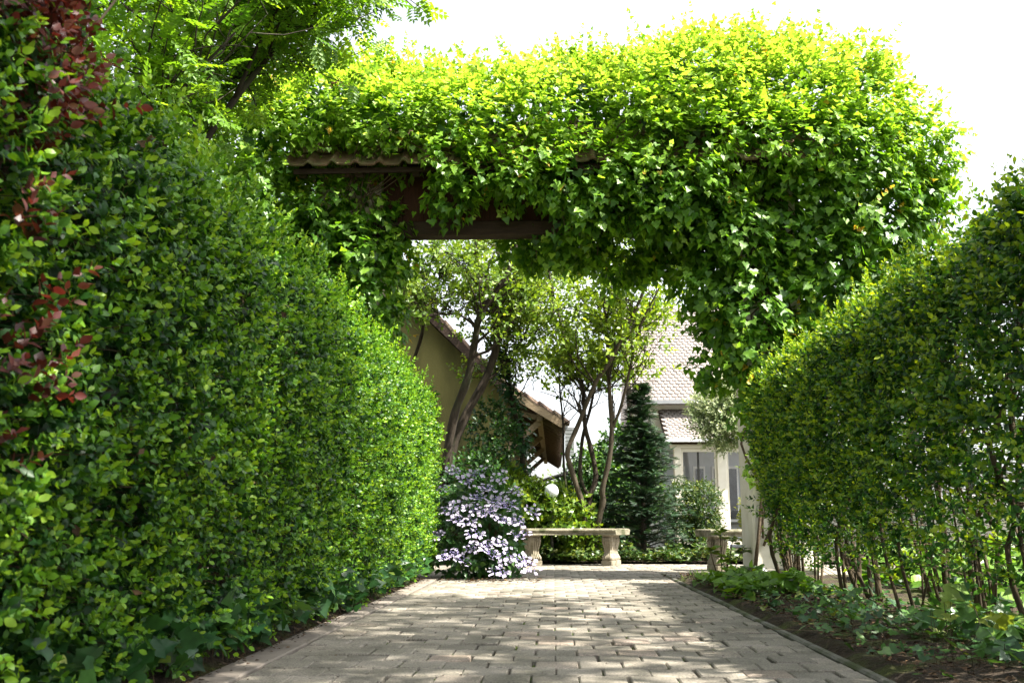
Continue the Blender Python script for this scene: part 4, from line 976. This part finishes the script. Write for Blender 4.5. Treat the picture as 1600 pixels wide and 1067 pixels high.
ground_leaves('ground_cover', 'low green ground cover along the paving behind the middle bench', 'ground cover', 5200, (-.6,2.4), (12.33,13.2), .24, .055, M['box'], HEART, base=.5)
ground_leaves('ivy_patch', 'low ivy trailing along the foot of the left hedge', 'ivy', 2200, (-1.32,-1.06), (2.2,8.9), .30, .068, M['groundivy'], IVY, IVY_FINE, 220, base=.4, up=.35, keep=lambda p: (p[:,0] < -1.17-.06*np.sin(p[:,1]*3)-.2*(rng.random(len(p))<.3)) | (p[:,2] > .10))
ground_leaves('geranium_clump', 'clump of soft round green leaves in the bed near the white pillar', 'plant', 950, (1.14,1.75), (6.5,8.3), .15, .085, M['bright_under'], HEART, HEART, 160, base=.35)
ground_leaves('ivy_clump', 'bright ivy at the lower right corner under the right hedge', 'ivy', 560, (1.45,2.3), (2.7,4.6), .22, .075, M['groundivy'], IVY, IVY_FINE, 200, base=.72)
ground_leaves('ivy_trails', 'thin ivy creeping over bare soil between kerb and right hedge', 'ivy', 900, (1.11,2.0), (3.2,7.4), .11, .046, M['groundivy'], IVY, IVY_FINE, 160, base=.6)
ground_leaves('sunny_undergrowth', 'sunlit large-leaved plants behind the bare stems of the right hedge', 'plant', 1500, (2.4,4.2), (3.6,8.8), .42, .15, M['bright_under'], HEART, HEART, 120, base=.5)

# young plant in front of the second bench, with a patch of bark mulch, a tuft of grass and a pebble
yp = root('young_shrub', (1.52, 9.35, 0), 'young leafy plant standing in bark mulch in front of the second bench', 'plant')
L = Leaves()
for (dx, dy, h) in ((0,0,.42),(.12,.05,.36),(-.1,.02,.26),(.2,-.02,.28),(.05,-.06,.2)):
    pts = smooth_line([(1.52+dx*.3,9.35+dy,0),(1.52+dx*.7,9.35+dy,h*.5),(1.52+dx,9.35+dy,h)],4); MB().tube(pts, np.linspace(.006,.004,len(pts)), 5).build('stem', M['bark'], yp)
    m = 11; a = rng.uniform(0,6.28,m); d = np.stack([np.cos(a),np.sin(a),rng.uniform(-.3,.6,m)],1)
    L.add(np.tile(pts[-1],(m,1)) - UP*rng.uniform(0,.06,(m,1)), d, UP+rng.normal(0,.3,(m,3)), rng.uniform(.09,.14,m), rng.uniform(.3,.9,m))
L.build(yp, M['laurel'], OVAL, OVAL_FINE, 50, cell=8)
n = 380; P = np.stack([rng.normal(1.42,.13,n), rng.normal(9.2,.14,n), rng.uniform(.0,.035,n)],1)
me = batch_mesh('bark_mulch', [(-.3,-.5,0),(.3,-.5,0),(.25,.5,0),(-.28,.5,0),(0,0,.18)], [(0,1,4),(1,2,4),(2,3,4),(3,0,4)], P, rdir(n), UP+rng.normal(0,.4,(n,3)), rng.uniform(.02,.045,n), rng.random(n), M['bark'])
tag(link('bark_mulch', me), 'dark bark mulch heaped around the young plant', 'mulch', kind='stuff')
n = 160; P = np.stack([rng.normal(1.28,.06,n), rng.normal(8.75,.1,n), np.zeros(n)],1)
me = batch_mesh('grass_tuft', [(-.04,0,0),(.04,0,0),(.02,.6,.08),(0,1,.25)], [(0,1,2,3)], P, UP+rng.normal(0,.4,(n,3)), rdir(n), rng.uniform(.05,.12,n), rng.random(n), M['grass'])
tag(link('grass_tuft', me), 'small tuft of grass at the kerb beside the mulch', 'grass', kind='stuff')
mb = MB(); v = [];  u = 10; w = 7
for j in range(w):
    for i in range(u):
        th = math.pi*j/(w-1); ph = 2*math.pi*i/u; k = 1+.1*math.sin(3*ph+th*2)
        v.append((1.80+.065*k*math.sin(th)*math.cos(ph), 9.02+.055*k*math.sin(th)*math.sin(ph), .055+.05*k*math.cos(th)))
mb.add(v, [(j*u+i, j*u+(i+1) % u, (j+1)*u+(i+1) % u, (j+1)*u+i) for j in range(w-1) for i in range(u)])
tag(mb.build('pebble', M['pebble'], smooth=True), 'rounded grey stone at the foot of the white pillar', 'stone')

# hydrangea
hy = root('hydrangea', (-.62, 9.35, 0), 'hydrangea bush covered in flat lilac and white flower heads', 'hydrangea')
L = Leaves()
for (x,y,z,r) in ((-.65,9.45,.45,.36),(-.45,9.35,.4,.3),(-.85,9.45,.5,.28),(-.6,9.3,.22,.3),(-.38,9.25,.22,.2),(-.7,9.6,.7,.2),(-.9,9.3,.2,.2)):
    n = int(800*r*r)+40; d = rdir(n); d[:,1] -= .25; d = norm(d); p = np.array([x,y,z]) + d*r*rng.uniform(.7,1.0,(n,1)); p[:,2] = np.maximum(p[:,2],.04)
    sprays(L, p, d*.8+rng.normal(0,.3,p.shape), .08, 1, .10, ang=65, lift=.8, base_r=.4)
L.build(hy, M['hyd_leaf'], OVAL, oval_fine(.3,.15,.1), 240, cell=10, keep=lambda p: p[:,0] < -.30)
for _ in range(16):
    e = np.array([rng.uniform(-.95,-.3), 9.35+rng.normal(0,.1), rng.uniform(.3,.85)])
    MB().tube(smooth_line([(-.62+rng.normal(0,.06),9.42+rng.normal(0,.05),-.02),(-.62+(e[0]+.62)*.4,9.4,e[2]*.55),e],4), .006, 5).build('stem', M['bark'], hy, smooth=True)
heads = [(-.998,9.35,.797),(-.903,9.45,.958),(-.685,9.5,.946),(-.467,9.4,.897),(-.322,9.35,.778),(-.787,9.38,.874),(-.575,9.32,.796),(-.382,9.15,.643),(-.819,9.15,.643),(-.906,9.15,.603),(-.702,9.12,.614),(-.556,9.1,.586),(-.653,9.25,.719),(-.719,9.1,.5),(-.835,9.12,.517),(-.44,9.08,.517),(-.295,9.1,.5),(-.161,9.15,.586),(-.66,9.05,.397),(-.7,9.05,.273),(-.567,9.0,.301),(-.44,9.0,.313),(-.526,8.98,.233),(-.382,9.0,.2),(-.255,9.0,.161),(-.198,9.02,.121),(-.89,9.08,.21),(-.786,9.05,.177),(-.439,8.98,.07),(-1.02,9.15,.386),(-.266,9.08,.386),(-.475,9.12,.672)]
def head_mesh(seed, R=.068):
    g = np.random.default_rng(seed); mb = MB(); nf = 11
    for i in range(nf):
        a = 2*math.pi*i/nf + g.normal(0,.12); rr = R*g.uniform(.8,1.12) if i % 4 else R*.5
        c = np.array([rr*math.cos(a), rr*math.sin(a), g.normal(0,.006)+.004]); tl = g.normal(0,.25,2); s0 = g.uniform(.010,.017); a0 = g.uniform(0,1.5)
        for k in range(4):
            t = a0 + k*math.pi/2; u = np.array([math.cos(t),math.sin(t),0]); w = np.array([-u[1],u[0],0])
            f = lambda p: c + p + np.array([0,0,p[0]*tl[0]+p[1]*tl[1]])
            mb.add([f(u*0), f(u*s0*.7-w*s0*.62+np.array([0,0,.003])), f(u*s0*1.2), f(u*s0*.7+w*s0*.62+np.array([0,0,.003]))], [(0,1,2),(0,2,3)], 0)
    for i in range(34):
        a = g.uniform(0,6.28); rr = R*.78*math.sqrt(g.random()); c = np.array([rr*math.cos(a),rr*math.sin(a),-.004+g.uniform(0,.014)]); s0 = .0055
        mb.add([c+np.array(q)*s0 for q in ((1,0,0),(-.5,.87,0),(-.5,-.87,0),(0,0,1.2))], [(0,1,3),(1,2,3),(2,0,3)], 1)
    o = mb.build('flower_head', [M['petal'], M['bud']], None); me = o.data; bpy.data.objects.remove(o); return me
HM = [head_mesh(s) for s in (1,2,3,4,5)]
for i, (x,y,z) in enumerate(heads):
    o = bpy.data.objects.new('flower_head', HM[i % 5]); COL.objects.link(o); parent_to(o, hy)
    o.location = (x-.03, y-.13, z); o.rotation_euler = (math.radians(38)+rng.normal(0,.2), rng.normal(.12,.2), rng.uniform(0,6)*.0+rng.normal(0,.4)); s0 = rng.uniform(1.05,1.5); o.scale = (s0,s0,s0)

# globe lamp
gl = root('globe_lamp', (-.03, 12.5, 0), 'white globe garden lamp among the shrub leaves', 'lamp')
MB().tube([(-.03,12.5,-.03),(-.03,12.5,.76)], .02, 10).build('post', M['dark_metal'], gl, smooth=True)
MB().tube([(-.03,12.5,.75),(-.03,12.5,.80)], .04, 12).build('collar', M['dark_metal'], gl)
mb = MB(); u, w = 20, 12; v = []
for j in range(w+1):
    for i in range(u):
        th = math.pi*j/w; ph = 2*math.pi*i/u; v.append((-.03+.09*math.sin(th)*math.cos(ph), 12.5+.09*math.sin(th)*math.sin(ph), .872+.09*math.cos(th)))
mb.add(v, [(j*u+i, (j+1)*u+i, (j+1)*u+(i+1) % u, j*u+(i+1) % u) for j in range(w) for i in range(u)]); mb.build('globe', M['globe'], gl, smooth=True)
hr = root('handrail', (-.3, 14, 0), 'dark sloping handrail beside the globe lamp', 'handrail')
MB().tube([(-.6,14,.93),(.32,14,1.205)], .026, 10).build('rail', M['dark_metal'], hr, smooth=True)
for x in (-.5,.25): MB().tube([(x,14,-.05),(x,14,.96+.3*(x+.5))], .016, 8).build('post', M['dark_metal'], hr, smooth=True)

# ------------------------------------------------------------------ barn with overhanging roof at the left
bn = root('barn', (-4.5, 22, 0), 'old barn with ochre gable wall and timber-strutted overhanging roof', 'barn')
GA, GB = 17.0, 30.0                                           # gable plane, far end
wall = [(-9.0,GA+.3),( -.80,GA+.3)]
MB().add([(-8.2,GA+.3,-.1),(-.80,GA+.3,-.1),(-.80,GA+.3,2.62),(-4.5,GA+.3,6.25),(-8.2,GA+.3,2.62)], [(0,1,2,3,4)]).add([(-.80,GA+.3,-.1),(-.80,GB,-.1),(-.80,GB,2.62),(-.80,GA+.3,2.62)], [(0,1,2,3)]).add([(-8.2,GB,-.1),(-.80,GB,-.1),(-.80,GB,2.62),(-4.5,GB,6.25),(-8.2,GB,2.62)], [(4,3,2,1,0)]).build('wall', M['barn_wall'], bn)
def slope(p, q, th, name, mat):
    p = np.array(p); q = np.array(q); d = norm(q-p); n_ = np.array([-d[1], d[0]]); n_ = n_ if n_[1] > 0 else -n_
    c = [p, q, q+n_*th, p+n_*th]; v = [(x, GA, z) for x, z in c] + [(x, GB+.2, z) for x, z in c]
    return MB().add(v, [(0,1,2,3),(7,6,5,4),(0,4,5,1),(1,5,6,2),(2,6,7,3),(3,7,4,0)]).build(name, mat, bn)
slope((-4.5,6.36),(-.83,2.735),.06,'roof_deck',M['dark_wood']); slope((-.83,2.735),(.19,2.11),.05,'eave_deck',M['soffit']); slope((-4.5,6.36),(-8.4,2.5),.06,'roof_deck',M['dark_wood'])
# tiles along the near verge and over the slopes
def verge(p, q, n_, w=.24):
    p = np.array(p); q = np.array(q); d = (q-p)/n_; t = norm(q-p); up = np.array([-t[1], t[0]]); up = up if up[1] > 0 else -up
    for i in range(n_):
        a = p + d*i; b = p + d*(i+1.12)
        for kk in range(3):
            y0 = GA-.05 + kk*.26
            v = []
            for (pt, lift) in ((a, .105), (b, .075)):
                for ang in np.linspace(-.1, math.pi+.1, 7):
                    o = pt + up*(lift + .05*math.sin(ang)); v.append((o[0], y0 + .13 - .13*math.cos(ang), o[1]))
            v2 = [(x, yy, z-.016) for x, yy, z in v]
            f = [(j, j+1, 8+j, 7+j) for j in range(6)] + [(14+7+j, 14+8+j, 14+j+1, 14+j) for j in range(6)] + [(7+j, 8+j, 22+j, 21+j) for j in range(6)] + [(j+1, j, 14+j, 15+j) for j in range(6)]
            MB().add(v+v2, f).build('roof_tile', M['barn_clay'], bn, smooth=True)
verge((-2.9,4.78),(-.83,2.735),9); verge((-.83,2.735),(.19,2.11),4)
MB().bar((-.83,GA-.03,2.74),(.17,GA-.03,2.13),.03,.13).build('bargeboard', M['wood'], bn)
MB().bar((-4.4,GA-.03,6.27),(-.83,GA-.03,2.74),.03,.14).build('bargeboard', M['dark_wood'], bn)
MB().bar((-.24,GA+.1,2.27),(-.24,GB,2.27),.10,.13).build('purlin', M['wood'], bn)
for yy in (17.25,20.3,23.7,27.0):
    MB().bar((-.80,yy,1.72),(-.24,yy,2.20),.09,.10).build('strut', M['wood'], bn)
    MB().bar((-.80,yy,2.42),(-.30,yy,2.28),.08,.08).build('tie', M['wood'], bn)
for yy in np.arange(17.5,29.8,.62): MB().bar((-.82,yy,2.66),(.16,yy,2.06),.07,.09).build('rafter', M['soffit'], bn)
for i in range(7):
    a = np.array([-.80+i*.14, 2.705-i*.0858]); MB().bar((a[0],GA+.02,a[1]-.012),(a[0],GB,a[1]-.012),.125,.02).build('soffit_board', M['soffit'], bn)
for yy in (17.4,): MB().box((-.86,yy-.07,-.05),(-.74,yy+.07,2.5), bevel=.01).build('post', M['wood'], bn)
sp = MB().box((.20,17.35,1.62),(.36,17.38,2.14)).build('end_board', M['white_frame'], bn)
for i in range(8): MB().box((.20,17.325,1.63+i*.063),(.36,17.352,1.675+i*.063)).build('slat', M['metal'], sp)

# ------------------------------------------------------------------ house at the right
hs = root('house', (5, 25, 0), 'white house with pinkish tiled roofs and glazed cream porch', 'house')
HX0, HX1 = 1.72, 5.6
MB().box((HX0+.15,23.3,-.1),(HX1,28,3.2)).build('wall', M['white_wall'], hs)
MB().add([(HX0+.15,23.4,3.2),(HX0+.15,28,3.2),(HX0+.15,25.7,5.9)], [(0,2,1)]).build('gable', M['white_wall'], hs)
def tiled(p0, p1, x0, x1, w=.135, ex=.125, name='roof_tiles'):
    p0 = np.array(p0); p1 = np.array(p1); ln = np.linalg.norm(p1-p0); t = (p1-p0)/ln; n_ = np.array([-t[1], t[0]]); rows = int(ln/ex); pos = []; 
    for r_ in range(rows+1):
        yz = p0 + t*(r_*ex) + n_*.012
        for c in range(int((x1-x0)/w)): pos.append((x0 + (c+.5+.5*(r_ % 2))*w, yz[0], yz[1]))
    pos = np.array(pos); n = len(pos); tv = [(-.46,.0,.11),(-.3,-.18,.115),(0,-.27,.12),(.3,-.18,.115),(.46,0,.11),(.46,1.15,-.05),(-.46,1.15,-.05)]
    tv2 = [(a,b,c-.09) for a,b,c in tv]
    f = []
    for i in range(1,6): f.append((0,i,i+1))
    for i in range(6): f += [(i, 7+i, 7+(i+1)), (i, 7+i+1, i+1)]
    tip = np.tile([0,t[0],t[1]],(n,1)) + rng.normal(0,.012,(n,3)); nr = np.tile([0,n_[0],n_[1]],(n,1)) + rng.normal(0,.03,(n,3))
    me = batch_mesh(name, tv+tv2, f, pos, tip, nr, np.full(n,w), rng.random(n), M['house_tile']); link(name, me, hs, 'stuff')
    v = [(x0,*(p0-n_*.005)),(x1,*(p0-n_*.005)),(x1,*(p1-n_*.005)),(x0,*(p1-n_*.005))]; v2 = [(a,b-n_[0]*.12,c-n_[1]*.12) for a,b,c in v]
    MB().add(v+v2, [(0,1,2,3),(7,6,5,4),(0,4,5,1),(1,5,6,2),(2,6,7,3),(3,7,4,0)]).build('roof_deck', M['dark_wood'], hs)
tiled((22.9,3.24),(25.7,6.0),HX0,5.8); tiled((21.85,2.27),(23.3,3.06),2.45,5.8)
MB().bar((HX0-.05,22.82,3.20),(5.8,22.82,3.20),.12,.09).build('gutter', M['metal'], hs)
MB().bar((2.4,21.78,2.24),(5.8,21.78,2.24),.10,.07).build('gutter', M['white_frame'], hs)
MB().box((2.55,21.95,2.08),(5.6,22.08,2.22)).build('porch_beam', M['frame'], hs)
for (a, b) in ((2.62,2.77),(3.55,3.75),(4.55,4.75)): MB().box((a,21.93,-.1),(b,22.1,2.08), bevel=.01).build('porch_post', M['frame'], hs)
for (a, b) in ((2.77,3.55),(3.75,4.55)):
    wd = MB().box((a,21.99,2.0),(b,22.04,2.075)).box((a,21.99,.02),(b,22.04,.12)).box((a,21.99,.12),(a+.05,22.04,2.0)).box((b-.05,21.99,.12),(b,22.04,2.0)).build('glazed_door', M['frame'], hs)
    MB().box((a+.05,22.012,.12),(b-.05,22.018,2.0)).build('pane', M['glass'], wd)
    if a < 3: MB().box((a+.36,21.985,.12),(a+.40,22.03,2.0)).box((a+.40,21.985,1.25),(b-.05,22.03,1.28)).build('glazing_bar', M['dark_metal'], wd)
MB().box((2.5,23.2,-.1),(5.5,23.28,2.9)).build('porch_back_wall', M['room_grey'], hs)
for x in (2.75,3.2,3.62,3.95,4.3,4.62):
    wd = MB().box((x,23.12,.5),(x+.26,23.19,1.75)).build('window', M['white_frame'], hs); MB().box((x+.04,23.10,.56),(x+.22,23.125,1.69)).build('pane', M['dark_room'], wd)
    MB().box((x-.02,23.06,.44),(x+.28,23.19,.495)).build('sill', M['dark_metal'], wd)
gw = MB().box((4.7,6.2,-.1),(4.9,20,.8), bevel=.02).build('garden_wall', M['white_wall'])
tag(gw, 'low white garden wall glimpsed between the stems of the right hedge', 'wall')

# ------------------------------------------------------------------ tall tree right of the camera that throws the dappled shade
blob_tree('shade_tree', (5.6,2.2,0), 'tall tree beyond the right hedge whose crown shades the path', 'tree',
  [(3.6,3.0,6.9,1.6,1.5,1.0),(2.4,2.8,7.2,1.2,1.1,.8),(3.6,1.2,7.3,1.7,1.4,1.0),(3.9,4.9,7.2,1.0,.8,.7),(2.0,1.8,7.2,1.2,1.2,.8),(1.0,-.2,7.4,1.8,1.6,.9),(3.2,-1.4,7.6,2.0,1.8,1.0),(-.3,1.4,7.6,1.4,1.4,.8),(.6,-2.6,7.6,2.0,1.8,1.0)], .14, 8500, M['dark_tree'], OVAL,
  trunk=[([(5.6,2.2,-.05),(5.5,2.2,2.5),(5.2,2.4,4.8),(4.6,2.7,7.2)],.17,.05),([(5.3,2.3,4.2),(4.4,2.6,5.6),(3.4,3.0,6.6),(2.5,3.3,7.1)],.07,.02),([(5.2,2.4,4.8),(4.6,1.8,6.0),(3.7,1.3,7.0)],.06,.02),([(5.3,2.35,4.5),(4.9,3.4,6.0),(4.0,4.6,7.0)],.06,.02)], length=.26, nodes=3, shell=.9, clump=1.6, amp=.25)

# fallen leaves and crumbs of soil on the paving edges
def litter(n, fx, fy, size, mat, name, label, cat, zf=.006):
    P = np.stack([fx(n), rng.uniform(*fy,n), np.full(n,zf)],1)
    me = batch_mesh(name, [(0,0,0),(-.3,.4,.14),(.3,.4,.18),(0,.5,.02),(0,1,.12)], [(0,2,3),(0,3,1),(3,2,4),(3,4,1)], P, rng.normal(0,1,(n,3))*np.array([1,1,.1]), UP+rng.normal(0,.25,(n,3)), rng.uniform(*size,n), rng.random(n), mat)
    return tag(link(name, me), label, cat, kind='stuff')
litter(900, lambda n: -1.19+np.abs(rng.normal(0,.05,n))*np.where(rng.random(n)<.8,1,-1.5), (2.5,9.1), (.006,.022), M['dead'], 'leaf_litter', 'dry leaf crumbs along the left edge of the path', 'litter')
litter(3200, lambda n: 1.085+rng.random(n)**1.3*.85, (2.6,9.0), (.008,.032), M['dead'], 'fallen_leaves', 'brown fallen leaves on the soil under the right hedge', 'litter', .055)
litter(160, lambda n: rng.normal(-.55,.3,n), (8.4,9.3), (.015,.05), M['dead'], 'dead_leaves', 'dead brown leaves below the hydrangea', 'litter', .008)
litter(260, lambda n: rng.uniform(-1.0,1.0,n), (2.7,8.5), (.004,.014), M['dead'], 'crumbs', 'scattered dark leaf crumbs on the pavers', 'litter', .005)

# dead twigs lying on the soil and on the kerb
n = 260; a = np.stack([1.1+rng.random(n)*.8, rng.uniform(2.7,8.8,n), rng.uniform(.035,.06,n)], 1)
st_ = a + np.stack([rng.normal(0,.09,n), rng.normal(0,.09,n), rng.uniform(-.01,.03,n)], 1)
o = twigs_mesh(a, st_, .0022, 'dead_twigs', M['vine'], None); tag(o, 'thin dead twigs strewn on the soil under the right hedge', 'twigs')
